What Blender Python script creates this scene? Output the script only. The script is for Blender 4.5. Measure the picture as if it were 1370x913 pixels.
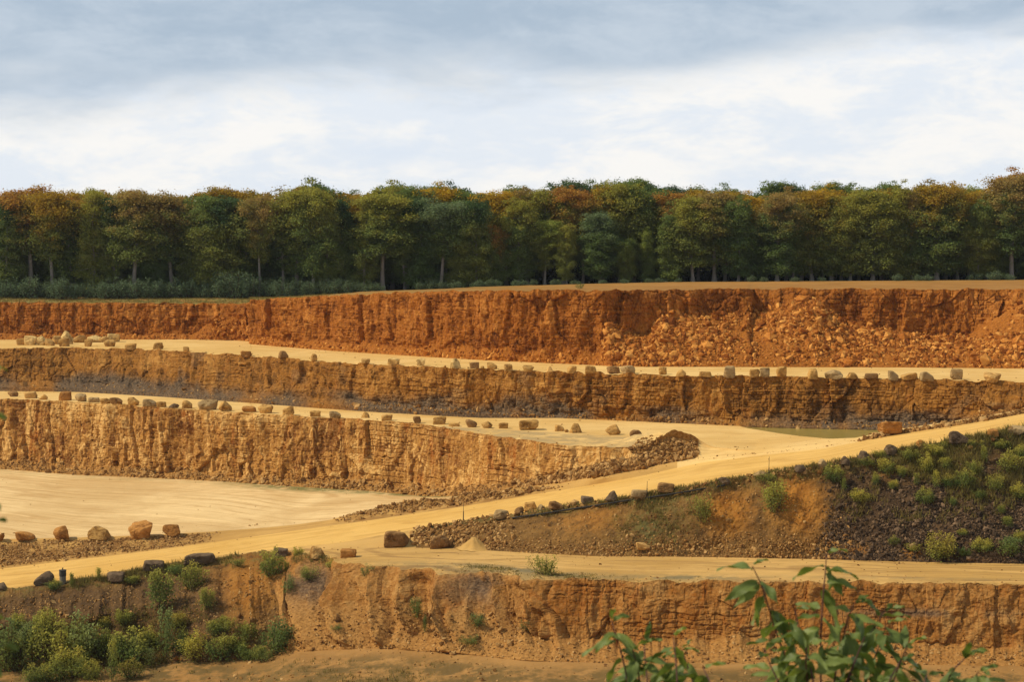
import bpy, math, random
import numpy as np
from mathutils import Vector

for o in list(bpy.data.objects):
    bpy.data.objects.remove(o)
S = bpy.context.scene
COL = S.collection
R = math.radians

# ------------------------------------------------------------------ camera
W0, H0, F0 = 1370.0, 913.0, 2389.0          # photograph size and focal length in its pixels
HORIZON = 340.0
PITCH = math.atan((H0 / 2 - HORIZON) / F0)
CAMZ = 50.0
cam_data = bpy.data.cameras.new('camera')
cam = bpy.data.objects.new('camera', cam_data)
COL.objects.link(cam)
cam.location = (0, 0, CAMZ)
cam.rotation_euler = (math.pi / 2 - PITCH, 0, 0)
cam_data.sensor_width = 36.0
cam_data.lens = 36.0 * F0 / W0
cam_data.clip_start = 0.5
cam_data.clip_end = 20000
cam_data.dof.use_dof = True
cam_data.dof.focus_distance = 250
cam_data.dof.aperture_fstop = 8
S.camera = cam

# ------------------------------------------------------------------ sun, sky
SUN_EL, SUN_AZ = 46.0, -94.0                 # azimuth: degrees to the right of the view direction
SUN_STRENGTH = 4.0
sd = bpy.data.lights.new('sun', 'SUN')
sd.energy = SUN_STRENGTH
sd.angle = R(1.2)
sd.color = (1.0, 0.88, 0.67)
sun = bpy.data.objects.new('sun', sd)
COL.objects.link(sun)
_d = Vector((math.sin(R(SUN_AZ)) * math.cos(R(SUN_EL)), math.cos(R(SUN_AZ)) * math.cos(R(SUN_EL)), math.sin(R(SUN_EL))))
sun.rotation_euler = _d.to_track_quat('Z', 'Y').to_euler()
sun.location = (-150, 0, 250)

class NT:
    """small helper for building node trees"""
    def __init__(s, tree):
        s.t = tree; s.n = tree.nodes; s.l = tree.links
    def node(s, typ, **kw):
        nd = s.n.new(typ)
        for k, v in kw.items():
            setattr(nd, k, v)
        return nd
    def put(s, sock, v):
        if isinstance(v, bpy.types.NodeSocket):
            s.l.new(v, sock)
        elif v is not None:
            if isinstance(v, (tuple, list)) and len(v) == 3 and sock.type == 'RGBA':
                v = (*v, 1.0)
            sock.default_value = v
    def math(s, op, a, b=None, c=None, clamp=False):
        nd = s.node('ShaderNodeMath', operation=op, use_clamp=clamp)
        s.put(nd.inputs[0], a); s.put(nd.inputs[1], b)
        if c is not None: s.put(nd.inputs[2], c)
        return nd.outputs[0]
    def vmath(s, op, a, b=None):
        nd = s.node('ShaderNodeVectorMath', operation=op)
        s.put(nd.inputs[0], a)
        if b is not None: s.put(nd.inputs[1], b)
        return nd.outputs[0]
    def mix(s, f, a, b, blend='MIX'):
        nd = s.node('ShaderNodeMix', data_type='RGBA', blend_type=blend)
        s.put(nd.inputs[0], f); s.put(nd.inputs[6], a); s.put(nd.inputs[7], b)
        return nd.outputs[2]
    def fmix(s, f, a, b):
        nd = s.node('ShaderNodeMix', data_type='FLOAT')
        s.put(nd.inputs[0], f); s.put(nd.inputs[2], a); s.put(nd.inputs[3], b)
        return nd.outputs[0]
    def noise(s, vec, scale=1.0, detail=4.0, rough=0.55, dist=0.0, color=False):
        nd = s.node('ShaderNodeTexNoise')
        if vec is not None: s.put(nd.inputs['Vector'], vec)
        nd.inputs['Scale'].default_value = scale
        nd.inputs['Detail'].default_value = detail
        nd.inputs['Roughness'].default_value = rough
        nd.inputs['Distortion'].default_value = dist
        return nd.outputs['Color' if color else 'Fac']
    def voro(s, vec, scale, feature='F1', out='Distance'):
        nd = s.node('ShaderNodeTexVoronoi', feature=feature)
        s.put(nd.inputs['Vector'], vec)
        nd.inputs['Scale'].default_value = scale
        return nd.outputs[out]
    def ramp(s, f, stops, interp='LINEAR'):
        nd = s.node('ShaderNodeValToRGB')
        cr = nd.color_ramp; cr.interpolation = interp
        while len(cr.elements) < len(stops): cr.elements.new(0.5)
        for e, (p, c) in zip(cr.elements, stops):
            e.position = p
            e.color = (*c, 1) if isinstance(c, (tuple, list)) else (c, c, c, 1)
        s.put(nd.inputs[0], f)
        return nd.outputs[0]
    def step(s, f, a, b, lo=0.0, hi=1.0):
        nd = s.node('ShaderNodeMapRange', interpolation_type='SMOOTHSTEP')
        s.put(nd.inputs[0], f)
        for i, v in zip((1, 2, 3, 4), (a, b, lo, hi)):
            s.put(nd.inputs[i], v)
        return nd.outputs[0]
    def scale(s, vec, sc):
        nd = s.node('ShaderNodeMapping')
        s.put(nd.inputs['Vector'], vec)
        nd.inputs['Scale'].default_value = sc
        return nd.outputs[0]

world = bpy.data.worlds.new('World')
S.world = world
world.use_nodes = True
world.node_tree.nodes.clear()
w = NT(world.node_tree)
sky = w.node('ShaderNodeTexSky', sky_type='NISHITA', sun_disc=False)
sky.sun_elevation = R(SUN_EL)
sky.sun_rotation = R(SUN_AZ)
sky.air_density = 1.0; sky.dust_density = 1.5
geo = w.node('ShaderNodeTexCoord').outputs['Generated']
sep = w.node('ShaderNodeSeparateXYZ'); w.put(sep.inputs[0], geo)
el = w.math('ARCTAN2', sep.outputs[2], w.math('SQRT', w.math('ADD', w.math('MULTIPLY', sep.outputs[0], sep.outputs[0]), w.math('MULTIPLY', sep.outputs[1], sep.outputs[1]))))
az = w.math('ARCTAN2', sep.outputs[0], sep.outputs[1])
el_d = w.math('MULTIPLY', el, 57.2958)
az_d = w.math('MULTIPLY', az, 57.2958)
# layered cloud: coordinates in degrees, stretched sideways as low cloud decks are
cv = w.node('ShaderNodeCombineXYZ'); w.put(cv.inputs[0], w.math('MULTIPLY', az_d, 0.10)); w.put(cv.inputs[1], w.math('MULTIPLY', el_d, 0.34)); cv.inputs[2].default_value = 3.1
cv2 = w.node('ShaderNodeCombineXYZ'); w.put(cv2.inputs[0], w.math('MULTIPLY', az_d, 0.22)); w.put(cv2.inputs[1], w.math('MULTIPLY', el_d, 0.55)); cv2.inputs[2].default_value = 7.7
n1 = w.noise(cv.outputs[0], 1.0, 7, 0.55, 0.3)
n2 = w.noise(cv2.outputs[0], 1.0, 10, 0.66, 0.25)
skyblue = w.mix(0.55, sky.outputs[0], (8.2, 9.2, 10.6))
lowcloud = w.mix(w.step(n2, 0.38, 0.61), (8.5, 9.05, 9.75), (10.5, 10.25, 9.85))
lowcloud = w.mix(w.step(n1, 0.56, 0.72, 0, 0.6), lowcloud, (7.8, 8.6, 9.7))
# grey deck overhead, with a ragged lower edge that lifts towards the right
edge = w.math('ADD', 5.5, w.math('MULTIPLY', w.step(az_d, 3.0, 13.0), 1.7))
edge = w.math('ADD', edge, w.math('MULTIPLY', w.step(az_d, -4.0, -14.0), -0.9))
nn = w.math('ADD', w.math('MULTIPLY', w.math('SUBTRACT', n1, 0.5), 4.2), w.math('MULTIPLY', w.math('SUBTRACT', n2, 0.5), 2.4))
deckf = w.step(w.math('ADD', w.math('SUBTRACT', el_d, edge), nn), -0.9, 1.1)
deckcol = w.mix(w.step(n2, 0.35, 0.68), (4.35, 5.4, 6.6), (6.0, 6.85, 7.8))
deckcol = w.mix(w.step(el_d, 7.0, 40.0), deckcol, (3.0, 3.4, 4.0))  # unseen sky above the view darkened on purpose to weaken the ambient light
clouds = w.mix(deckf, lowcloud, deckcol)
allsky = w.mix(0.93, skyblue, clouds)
bg = w.node('ShaderNodeBackground')
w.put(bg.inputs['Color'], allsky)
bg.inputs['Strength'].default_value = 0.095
wo = w.node('ShaderNodeOutputWorld')
w.l.new(bg.outputs[0], wo.inputs[0])

S.view_settings.view_transform = 'Standard'
S.view_settings.look = 'None'
S.view_settings.exposure = 0.0
S.view_settings.gamma = 1.0
S.view_settings.use_curve_mapping = False
S.render.engine = 'CYCLES'
S.cycles.max_bounces = 5
S.cycles.diffuse_bounces = 3
S.cycles.transparent_max_bounces = 6
S.cycles.use_denoising = True

# ------------------------------------------------------------------ numbers and noise
rng = np.random.default_rng(11)
random.seed(11)
_f = np.array([0, math.cos(PITCH), -math.sin(PITCH)])
_u = np.array([0, math.sin(PITCH), math.cos(PITCH)])

def ray(px, py):
    a = (np.asarray(px, float) - W0 / 2) / F0
    b = (H0 / 2 - np.asarray(py, float)) / F0
    return np.stack([a, _f[1] + b * _u[1], _f[2] + b * _u[2]], -1)

def on_level(px, py, h):
    """world point seen at a pixel, h metres below the eye"""
    d = ray(px, py)
    t = -np.asarray(h, float) / d[..., 2]
    return d * t[..., None] + np.array([0, 0, CAMZ])

def at_depth(px, py, y):
    d = ray(px, py)
    return d * (np.asarray(y, float) / d[..., 1])[..., None] + np.array([0, 0, CAMZ])

def project(P):
    q = P - np.array([0, 0, CAMZ])
    dep = q @ _f
    return W0 / 2 + F0 * q[..., 0] / dep, H0 / 2 - F0 * (q @ _u) / dep, dep

def _hash(ix, iy, iz, seed):
    h = (ix.astype(np.int64) * 374761393 + iy.astype(np.int64) * 668265263 + iz.astype(np.int64) * 2147483647 + seed * 974711) & 0xffffffff
    h = ((h ^ (h >> 13)) * 1274126177) & 0xffffffff
    h = ((h ^ (h >> 16)) * 2246822519) & 0xffffffff
    h = h ^ (h >> 15)
    return (h & 0xffffff) / float(0xffffff)

def vnoise(x, y, z=None, seed=0):
    x = np.asarray(x, float); y = np.asarray(y, float)
    x, y = np.broadcast_arrays(x, y)
    z = np.zeros_like(x) if z is None else np.broadcast_to(np.asarray(z, float), x.shape)
    ix, iy, iz = np.floor(x), np.floor(y), np.floor(z)
    fx, fy, fz = x - ix, y - iy, z - iz
    fx = fx * fx * (3 - 2 * fx); fy = fy * fy * (3 - 2 * fy); fz = fz * fz * (3 - 2 * fz)
    out = 0
    for a in (0, 1):
        for b in (0, 1):
            for c in (0, 1):
                wgt = (fx if a else 1 - fx) * (fy if b else 1 - fy) * (fz if c else 1 - fz)
                out = out + wgt * _hash(ix + a, iy + b, iz + c, seed)
    return out * 2 - 1

def fbm(x, y, z=None, oct=4, seed=0, gain=0.5):
    r = 0; amp = 1.0; tot = 0
    x = np.asarray(x, float); y = np.asarray(y, float)
    for i in range(oct):
        r = r + amp * vnoise(x, y, z, seed + 17 * i)
        tot += amp
        x = x * 2.03; y = y * 2.03
        z = None if z is None else np.asarray(z) * 2.03
        amp *= gain
    return r / tot

def sstep(a, b, x):
    t = np.clip((np.asarray(x, float) - a) / (b - a), 0, 1)
    return t * t * (3 - 2 * t)

def smooth1(a, sig):
    k = int(sig * 3) + 1
    g = np.exp(-0.5 * (np.arange(-k, k + 1) / sig) ** 2); g /= g.sum()
    return np.convolve(np.pad(a, k, mode='edge'), g, 'valid')

# ------------------------------------------------------------------ object helpers
def tag(o, label=None, cat=None, group=None, kind=None):
    if label: o['label'] = label
    if cat: o['category'] = cat
    if group: o['group'] = group
    if kind: o['kind'] = kind
    return o

def mesh_obj(name, verts, faces, mats, parent=None, smooth=False, attrs=None, mat_idx=None):
    """verts (n,3); faces: one array (m,k) or a list of arrays"""
    me = bpy.data.meshes.new(name)
    if not isinstance(faces, list): faces = [faces]
    faces = [np.asarray(f, np.int32) for f in faces if len(f)]
    nl = sum(f.size for f in faces); npoly = sum(len(f) for f in faces)
    me.vertices.add(len(verts)); me.loops.add(nl); me.polygons.add(npoly)
    me.vertices.foreach_set('co', np.ascontiguousarray(verts, np.float32).ravel())
    me.loops.foreach_set('vertex_index', np.concatenate([f.ravel() for f in faces]))
    sizes = np.concatenate([np.full(len(f), f.shape[1], np.int32) for f in faces])
    me.polygons.foreach_set('loop_start', np.concatenate([[0], np.cumsum(sizes)[:-1]]).astype(np.int32))
    if mat_idx is not None:
        me.polygons.foreach_set('material_index', np.asarray(mat_idx, np.int32))
    me.polygons.foreach_set('use_smooth', np.full(npoly, bool(smooth)))
    for k, v in (attrs or {}).items():
        v = np.asarray(v, np.float32)
        if v.ndim == 2 and v.shape[1] == 4:
            at = me.attributes.new(k, 'FLOAT_COLOR', 'POINT'); at.data.foreach_set('color', v.ravel())
        elif v.ndim == 2:
            at = me.attributes.new(k, 'FLOAT_VECTOR', 'POINT'); at.data.foreach_set('vector', v.ravel())
        else:
            at = me.attributes.new(k, 'FLOAT', 'POINT'); at.data.foreach_set('value', v.ravel())
    me.update(calc_edges=True)
    me.validate()
    for m in (mats if isinstance(mats, (list, tuple)) else [mats]):
        me.materials.append(m)
    o = bpy.data.objects.new(name, me)
    COL.objects.link(o)
    if parent is not None: o.parent = parent
    return o

def empty(name, loc=(0, 0, 0), rz=0.0):
    o = bpy.data.objects.new(name, None)
    COL.objects.link(o)
    o.location = loc; o.rotation_euler = (0, 0, rz)
    o.empty_display_size = 0.5
    return o

ONES = ['', 'first', 'second', 'third', 'fourth', 'fifth', 'sixth', 'seventh', 'eighth', 'ninth', 'tenth', 'eleventh', 'twelfth',
        'thirteenth', 'fourteenth', 'fifteenth', 'sixteenth', 'seventeenth', 'eighteenth', 'nineteenth']
TENS = {2: ('twentieth', 'twenty'), 3: ('thirtieth', 'thirty'), 4: ('fortieth', 'forty'), 5: ('fiftieth', 'fifty'), 6: ('sixtieth', 'sixty')}
def ordinal(n):
    if n < 20: return ONES[n]
    a, b = divmod(n, 10)
    return TENS[a][0] if b == 0 else TENS[a][1] + '-' + ONES[b]
# ------------------------------------------------------------------ materials
def new_mat(name):
    m = bpy.data.materials.new(name)
    m.use_nodes = True
    m.node_tree.nodes.clear()
    n = NT(m.node_tree)
    out = n.node('ShaderNodeOutputMaterial')
    return m, n, out

def principled(n, out, col, rough=0.9, normal=None, spec=0.15):
    p = n.node('ShaderNodeBsdfPrincipled')
    n.put(p.inputs['Base Color'], col)
    n.put(p.inputs['Roughness'], rough)
    p.inputs['Specular IOR Level'].default_value = spec
    if normal is not None: n.put(p.inputs['Normal'], normal)
    n.l.new(p.outputs[0], out.inputs[0])
    return p

def bump(n, h, strength=0.5, dist=0.1):
    b = n.node('ShaderNodeBump')
    b.inputs['Strength'].default_value = strength
    b.inputs['Distance'].default_value = dist
    n.put(b.inputs['Height'], h)
    return b.outputs[0]

def attr(n, name, out='Color'):
    a = n.node('ShaderNodeAttribute', attribute_name=name)
    return a.outputs[out]

def rock_face_mat(name, pale, mid, deep, soil, grey, streak=1.0, beds=0.3, rusty=0.5, ribs=0.5):
    """quarried face: stained beds of stone; attribute 'rk' = (stone tone, loose soil, grey clay, bed joint)"""
    m, n, out = new_mat(name)
    co = n.node('ShaderNodeTexCoord').outputs['Object']
    a = n.node('ShaderNodeSeparateColor'); n.put(a.inputs[0], attr(n, 'rk'))
    jn = attr(n, 'rk', 'Alpha')
    v = n.scale(co, (0.42, 0.42, 0.07))
    s1 = n.noise(v, 1.0, 6, 0.62, 0.6)
    v2 = n.scale(co, (1.5, 1.5, 0.22))
    s2 = n.noise(v2, 1.0, 5, 0.6, 0.4)
    big = n.noise(n.scale(co, (0.06, 0.06, 0.12)), 1.0, 4, 0.55)
    fine = n.noise(co, 2.6, 5, 0.65)
    st = n.math('ADD', n.math('MULTIPLY', s1, 0.62 * streak), n.math('MULTIPLY', s2, 0.38 * streak))
    st = n.math('ADD', st, n.math('MULTIPLY', n.math('SUBTRACT', big, 0.5), 0.75))
    st = n.math('ADD', st, n.math('MULTIPLY', n.math('SUBTRACT', a.outputs[0], 0.5), 0.42))
    st = n.math('ADD', st, 0.5 * (1 - streak))
    c = n.ramp(st, [(0.34, deep), (0.46, mid), (0.55, mid), (0.68, pale)])
    rust = n.noise(n.scale(co, (0.30, 0.30, 0.06)), 1.3, 5, 0.6, 0.8)
    c = n.mix(n.math('MULTIPLY', n.step(rust, 0.56, 0.66), rusty), c, (0.34, 0.098, 0.012))
    wv = n.vmath('ADD', n.scale(co, (0.75, 0.75, 0.10)), n.vmath('MULTIPLY', n.noise(n.scale(co, (0.5, 0.5, 0.35)), 1.0, 4, 0.6, 0.0, True), (0.9, 0.9, 0.5)))
    ck = n.voro(wv, 1.0, 'DISTANCE_TO_EDGE')
    ckm = n.math('MULTIPLY', n.step(ck, 0.055, 0.012), n.step(n.noise(co, 0.35, 4, 0.6), 0.42, 0.58))
    c = n.mix(n.math('MULTIPLY', n.math('MULTIPLY', n.step(ck, 0.05, 0.11), n.step(ck, 0.20, 0.13)), n.math('MULTIPLY', n.step(n.noise(n.scale(co, (0.4, 0.4, 0.2)), 1.1, 4, 0.6), 0.50, 0.62), ribs)), c, tuple(min(1, x * 1.12) for x in pale))
    c = n.mix(n.math('MULTIPLY', ckm, 0.75), c, tuple(x * 0.5 for x in deep))
    bedv = n.noise(n.scale(co, (0.05, 0.05, 1.9)), 1.0, 5, 0.7)
    c = n.mix(n.math('MULTIPLY', n.step(bedv, 0.40, 0.62), beds), c, pale)
    c = n.mix(n.math('MULTIPLY', n.step(bedv, 0.48, 0.33), beds * 1.2), c, deep)
    sn = n.mix(n.step(fine, 0.3, 0.7), soil, tuple(x * 1.45 for x in soil))
    c = n.mix(n.math('MULTIPLY', a.outputs[1], n.step(n.noise(co, 0.9, 5, 0.7), 0.30, 0.55, 0.55, 1.0)), c, sn)
    gn = n.mix(n.step(fine, 0.35, 0.65), grey, tuple(x * 1.8 for x in grey))
    c = n.mix(a.outputs[2], c, gn)
    c = n.mix(n.math('MULTIPLY', jn, 0.5), c, tuple(x * 0.6 for x in deep))
    c = n.mix(n.math('MULTIPLY', n.step(fine, 0.40, 0.75), 0.28), c, tuple(min(1, x * 1.25) for x in pale))
    c = n.mix(n.math('MULTIPLY', n.step(fine, 0.52, 0.22), 0.5), c, tuple(x * 0.7 for x in deep))
    h = n.math('ADD', n.noise(co, 3.2, 6, 0.7), n.math('MULTIPLY', n.voro(n.scale(co, (1, 1, 1.7)), 1.9), 0.6))
    principled(n, out, c, 0.93, bump(n, h, 0.8, 0.22), 0.1)
    return m

def dirt_mat(name, a_col, b_col, c_col, track=0.35, patch=None, track_scale=1.0):
    """packed quarry dust; attribute 'tk' = (along, across, mask)"""
    m, n, out = new_mat(name)
    co = n.node('ShaderNodeTexCoord').outputs['Object']
    tk = attr(n, 'tk', 'Vector')
    sp = n.node('ShaderNodeSeparateXYZ'); n.put(sp.inputs[0], tk)
    big = n.noise(co, 0.055, 5, 0.6, 0.5)
    med = n.noise(co, 0.5, 5, 0.65)
    fine = n.noise(co, 4.0, 4, 0.7)
    tv = n.node('ShaderNodeCombineXYZ')
    warp = n.math('MULTIPLY', n.math('SUBTRACT', n.noise(co, 0.03, 3, 0.5), 0.5), 7.0)
    n.put(tv.inputs[0], n.math('MULTIPLY', sp.outputs[0], 0.040)); n.put(tv.inputs[1], n.math('MULTIPLY', n.math('ADD', sp.outputs[1], warp), 0.60 * track_scale))
    tr = n.noise(tv.outputs[0], 1.0, 7, 0.72, 0.9)
    c = n.mix(n.step(big, 0.36, 0.64), a_col, b_col)
    c = n.mix(n.math('MULTIPLY', n.step(tr, 0.52, 0.68), track), c, tuple(min(1, x * 1.22) for x in b_col))
    c = n.mix(n.math('MULTIPLY', n.step(tr, 0.47, 0.33), track * 1.4), c, c_col)
    rv = n.node('ShaderNodeCombineXYZ')
    n.put(rv.inputs[0], n.math('MULTIPLY', sp.outputs[0], 0.012)); n.put(rv.inputs[1], n.math('MULTIPLY', n.math('ADD', sp.outputs[1], n.math('MULTIPLY', warp, 1.6)), 0.055)); rv.inputs[2].default_value = 4.2
    rn = n.math('MULTIPLY', n.noise(rv.outputs[0], 1.0, 1.5, 0.4), 22.0)
    rl = n.math('ABSOLUTE', n.math('SUBTRACT', n.math('FRACT', rn), 0.5))
    rut = n.math('MULTIPLY', n.step(rl, 0.16, 0.05), n.step(n.noise(co, 0.045, 4, 0.6), 0.44, 0.60))
    rut = n.math('MULTIPLY', rut, n.step(med, 0.30, 0.55, 0.35, 1.0))
    c = n.mix(n.math('MULTIPLY', rut, track * 0.95), c, c_col)
    blot = n.noise(n.scale(co, (0.10, 0.22, 0.2)), 1.0, 6, 0.7, 1.2)
    c = n.mix(n.math('MULTIPLY', n.step(blot, 0.53, 0.68), 0.55), c, tuple((x + y) * 0.5 for x, y in zip(a_col, c_col)))
    c = n.mix(n.math('MULTIPLY', n.step(med, 0.55, 0.75), 0.35), c, c_col)
    c = n.mix(n.math('MULTIPLY', n.step(fine, 0.56, 0.8), 0.25), c, tuple(x * 0.8 for x in c_col))
    if patch:
        f = n.math('MULTIPLY', sp.outputs[2], n.step(n.noise(co, 0.35, 6, 0.7), 0.36, 0.56))
        c = n.mix(f, c, patch)
    h = n.math('ADD', n.math('MULTIPLY', tr, 0.8), n.math('ADD', n.math('MULTIPLY', med, 0.7), n.math('MULTIPLY', fine, 0.3)))
    principled(n, out, c, 0.95, bump(n, h, 0.5, 0.18), 0.1)
    return m

def bank_mat(name):
    """earth bank; attribute 'rk' = (tone, orange loam, dark stony tip, greenish film)"""
    m, n, out = new_mat(name)
    co = n.node('ShaderNodeTexCoord').outputs['Object']
    a = n.node('ShaderNodeSeparateColor'); n.put(a.inputs[0], attr(n, 'rk'))
    gr = attr(n, 'rk', 'Alpha')
    big = n.noise(co, 0.16, 5, 0.6, 0.4)
    med = n.noise(co, 0.8, 6, 0.68)
    fine = n.noise(co, 3.5, 4, 0.7)
    c = n.ramp(n.math('ADD', n.math('MULTIPLY', big, 0.5), n.math('MULTIPLY', med, 0.5)),
               [(0.34, (0.075, 0.042, 0.016)), (0.46, (0.155, 0.082, 0.026)), (0.56, (0.215, 0.115, 0.034)), (0.70, (0.31, 0.17, 0.055))])
    lo = n.mix(n.step(med, 0.35, 0.65), (0.27, 0.105, 0.018), (0.40, 0.175, 0.033))
    c = n.mix(n.math('MULTIPLY', a.outputs[1], n.step(n.math('ADD', med, n.math('MULTIPLY', a.outputs[1], 0.35)), 0.45, 0.7)), c, lo)
    dk = n.ramp(n.math('ADD', n.math('MULTIPLY', med, 0.6), n.math('MULTIPLY', fine, 0.4)), [(0.36, (0.040, 0.025, 0.014)), (0.50, (0.082, 0.048, 0.024)), (0.62, (0.125, 0.072, 0.034)), (0.74, (0.22, 0.13, 0.065))])
    c = n.mix(a.outputs[2], c, dk)
    c = n.mix(n.math('MULTIPLY', gr, n.step(med, 0.42, 0.6)), c, (0.10, 0.105, 0.035))
    c = n.mix(n.math('MULTIPLY', n.step(fine, 0.6, 0.78), 0.5), c, (0.36, 0.24, 0.11))
    h = n.math('ADD', n.math('MULTIPLY', med, 0.8), n.math('ADD', n.math('MULTIPLY', fine, 0.5), n.math('MULTIPLY', n.voro(co, 2.6), 0.5)))
    principled(n, out, c, 0.95, bump(n, h, 0.9, 0.25), 0.08)
    return m

def stone_mat(name, dark, mid, pale):
    """loose stone; obj.color tints boulders, attribute 'tone' varies the stones of a heap"""
    m, n, out = new_mat(name)
    co = n.node('ShaderNodeTexCoord').outputs['Object']
    t = attr(n, 'tone', 'Fac')
    nz = n.noise(co, 0.9, 6, 0.65, 0.4)
    fine = n.noise(co, 5.0, 4, 0.7)
    f = n.math('ADD', n.math('MULTIPLY', n.math('SUBTRACT', nz, 0.5), 0.9), t)
    c = n.ramp(f, [(0.15, dark), (0.5, mid), (0.85, pale)])
    c = n.mix(n.math('MULTIPLY', n.step(fine, 0.55, 0.3), 0.45), c, tuple(x * 0.7 for x in dark))
    principled(n, out, c, 0.9, bump(n, n.math('ADD', nz, n.math('MULTIPLY', fine, 0.4)), 0.6, 0.12), 0.12)
    return m

def boulder_mat():
    m, n, out = new_mat('boulder_stone')
    co = n.node('ShaderNodeTexCoord').outputs['Object']
    oi = n.node('ShaderNodeObjectInfo')
    v = n.vmath('ADD', co, n.vmath('SCALE', oi.outputs['Location'], None))
    nz = n.noise(v, 0.8, 6, 0.65, 0.5)
    med = n.noise(v, 2.4, 5, 0.7)
    fine = n.noise(v, 7.0, 4, 0.7)
    bed = n.noise(n.scale(v, (0.3, 0.3, 3.0)), 1.0, 4, 0.6)
    col = oi.outputs['Color']
    dark = n.mix(1.0, col, (0.45, 0.38, 0.30), 'MULTIPLY')
    pale = n.mix(1.0, col, (1.45, 1.45, 1.42), 'MULTIPLY')
    c = n.mix(n.step(nz, 0.34, 0.56), dark, col)
    c = n.mix(n.step(med, 0.5, 0.72, 0, 0.8), c, pale)
    c = n.mix(n.step(bed, 0.45, 0.3, 0, 0.5), c, dark)
    c = n.mix(n.step(fine, 0.45, 0.25, 0, 0.6), c, dark)
    sep_ = n.node('ShaderNodeSeparateXYZ'); n.put(sep_.inputs[0], co)
    principled(n, out, c, 0.9, bump(n, n.math('ADD', n.math('ADD', nz, n.math('MULTIPLY', bed, 0.6)), n.math('MULTIPLY', med, 0.7)), 0.8, 0.25), 0.12)
    return m

def leaf_mat(name, base=None, use_obj=True, transl=0.3, top_mix=True):
    """foliage; obj.color is the turned (autumn) colour, attribute 'lf' = (random per leaf, height in crown, -)"""
    m, n, out = new_mat(name)
    oi = n.node('ShaderNodeObjectInfo')
    lf = n.node('ShaderNodeSeparateXYZ'); n.put(lf.inputs[0], attr(n, 'lf', 'Vector'))
    co = n.node('ShaderNodeTexCoord').outputs['Object']
    v = n.vmath('ADD', co, oi.outputs['Location'])
    clump = n.noise(v, 0.35, 3, 0.6)
    if use_obj:
        green = n.mix(oi.outputs['Random'], (0.145, 0.205, 0.062), (0.26, 0.27, 0.062))
        f = n.math('ADD', n.math('MULTIPLY', lf.outputs[1], 0.75), n.math('MULTIPLY', n.math('SUBTRACT', clump, 0.5), 1.7))
        f = n.math('ADD', f, n.math('MULTIPLY', n.math('SUBTRACT', lf.outputs[0], 0.5), 0.22))
        c = n.mix(n.step(f, 0.15, 0.75), green, oi.outputs['Color'])
    else:
        c = n.mix(clump, base[0], base[1])
    hsv = n.node('ShaderNodeHueSaturation')
    n.put(hsv.inputs['Hue'], n.math('ADD', 0.485, n.math('MULTIPLY', lf.outputs[0], 0.03)))
    n.put(hsv.inputs['Value'], n.math('ADD', 0.76, n.math('MULTIPLY', lf.outputs[0], 0.5)))
    n.put(hsv.inputs['Color'], c)
    c = hsv.outputs[0]
    d = n.node('ShaderNodeBsdfDiffuse'); n.put(d.inputs[0], c)
    t = n.node('ShaderNodeBsdfTranslucent'); n.put(t.inputs[0], c)
    mx = n.node('ShaderNodeMixShader'); mx.inputs[0].default_value = transl
    n.l.new(d.outputs[0], mx.inputs[1]); n.l.new(t.outputs[0], mx.inputs[2])
    n.l.new(mx.outputs[0], out.inputs[0])
    return m

def simple_mat(name, col, rough=0.8, var=0.3, scale=3.0, metal=0.0):
    m, n, out = new_mat(name)
    co = n.node('ShaderNodeTexCoord').outputs['Object']
    nz = n.noise(co, scale, 5, 0.65)
    c = n.mix(nz, tuple(x * (1 - var) for x in col), tuple(min(1, x * (1 + var)) for x in col))
    p = principled(n, out, c, rough, bump(n, nz, 0.3, 0.03), 0.3)
    p.inputs['Metallic'].default_value = metal
    return m

M = {}
M['face_upper'] = rock_face_mat('upper_face_rock', (0.50, 0.200, 0.040), (0.300, 0.096, 0.013), (0.140, 0.037, 0.006), (0.265, 0.092, 0.014), (0.12, 0.07, 0.04), 1.15, 0.12, 0.5, 0.35)
M['face_middle'] = rock_face_mat('middle_face_rock', (0.46, 0.225, 0.054), (0.290, 0.120, 0.021), (0.120, 0.048, 0.010), (0.235, 0.098, 0.018), (0.062, 0.052, 0.039), 0.95, 0.20, 0.35, 0.2)
M['face_lower'] = rock_face_mat('lower_face_rock', (0.68, 0.405, 0.135), (0.405, 0.185, 0.040), (0.195, 0.066, 0.012), (0.250, 0.120, 0.030), (0.12, 0.09, 0.06), 1.35, 0.10, 0.75, 0.9)
M['face_near'] = rock_face_mat('near_face_rock', (0.46, 0.245, 0.075), (0.325, 0.138, 0.030), (0.265, 0.092, 0.014), (0.300, 0.150, 0.042), (0.085, 0.058, 0.038), 1.0, 0.12, 0.6, 0.3)
M['terrace'] = dirt_mat('terrace_dust', (0.64, 0.400, 0.132), (0.74, 0.495, 0.190), (0.50, 0.28, 0.080), 0.4, (0.44, 0.300, 0.130))
M['floor'] = dirt_mat('floor_dust', (0.60, 0.395, 0.170), (0.76, 0.540, 0.260), (0.46, 0.265, 0.095), 0.6, (0.20, 0.175, 0.060))
M['road'] = dirt_mat('road_dust', (0.61, 0.355, 0.090), (0.69, 0.425, 0.125), (0.48, 0.26, 0.065), 0.5)
M['bench'] = dirt_mat('bench_dust', (0.47, 0.275, 0.080), (0.58, 0.355, 0.118), (0.31, 0.175, 0.06), 0.8, (0.19, 0.155, 0.08))
M['verge'] = dirt_mat('verge_earth', (0.47, 0.265, 0.075), (0.56, 0.33, 0.10), (0.32, 0.17, 0.05), 0.4, (0.27, 0.135, 0.04))
M['pit'] = dirt_mat('pit_dust', (0.30, 0.155, 0.046), (0.40, 0.215, 0.070), (0.18, 0.082, 0.024), 0.15, (0.150, 0.095, 0.032))
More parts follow.
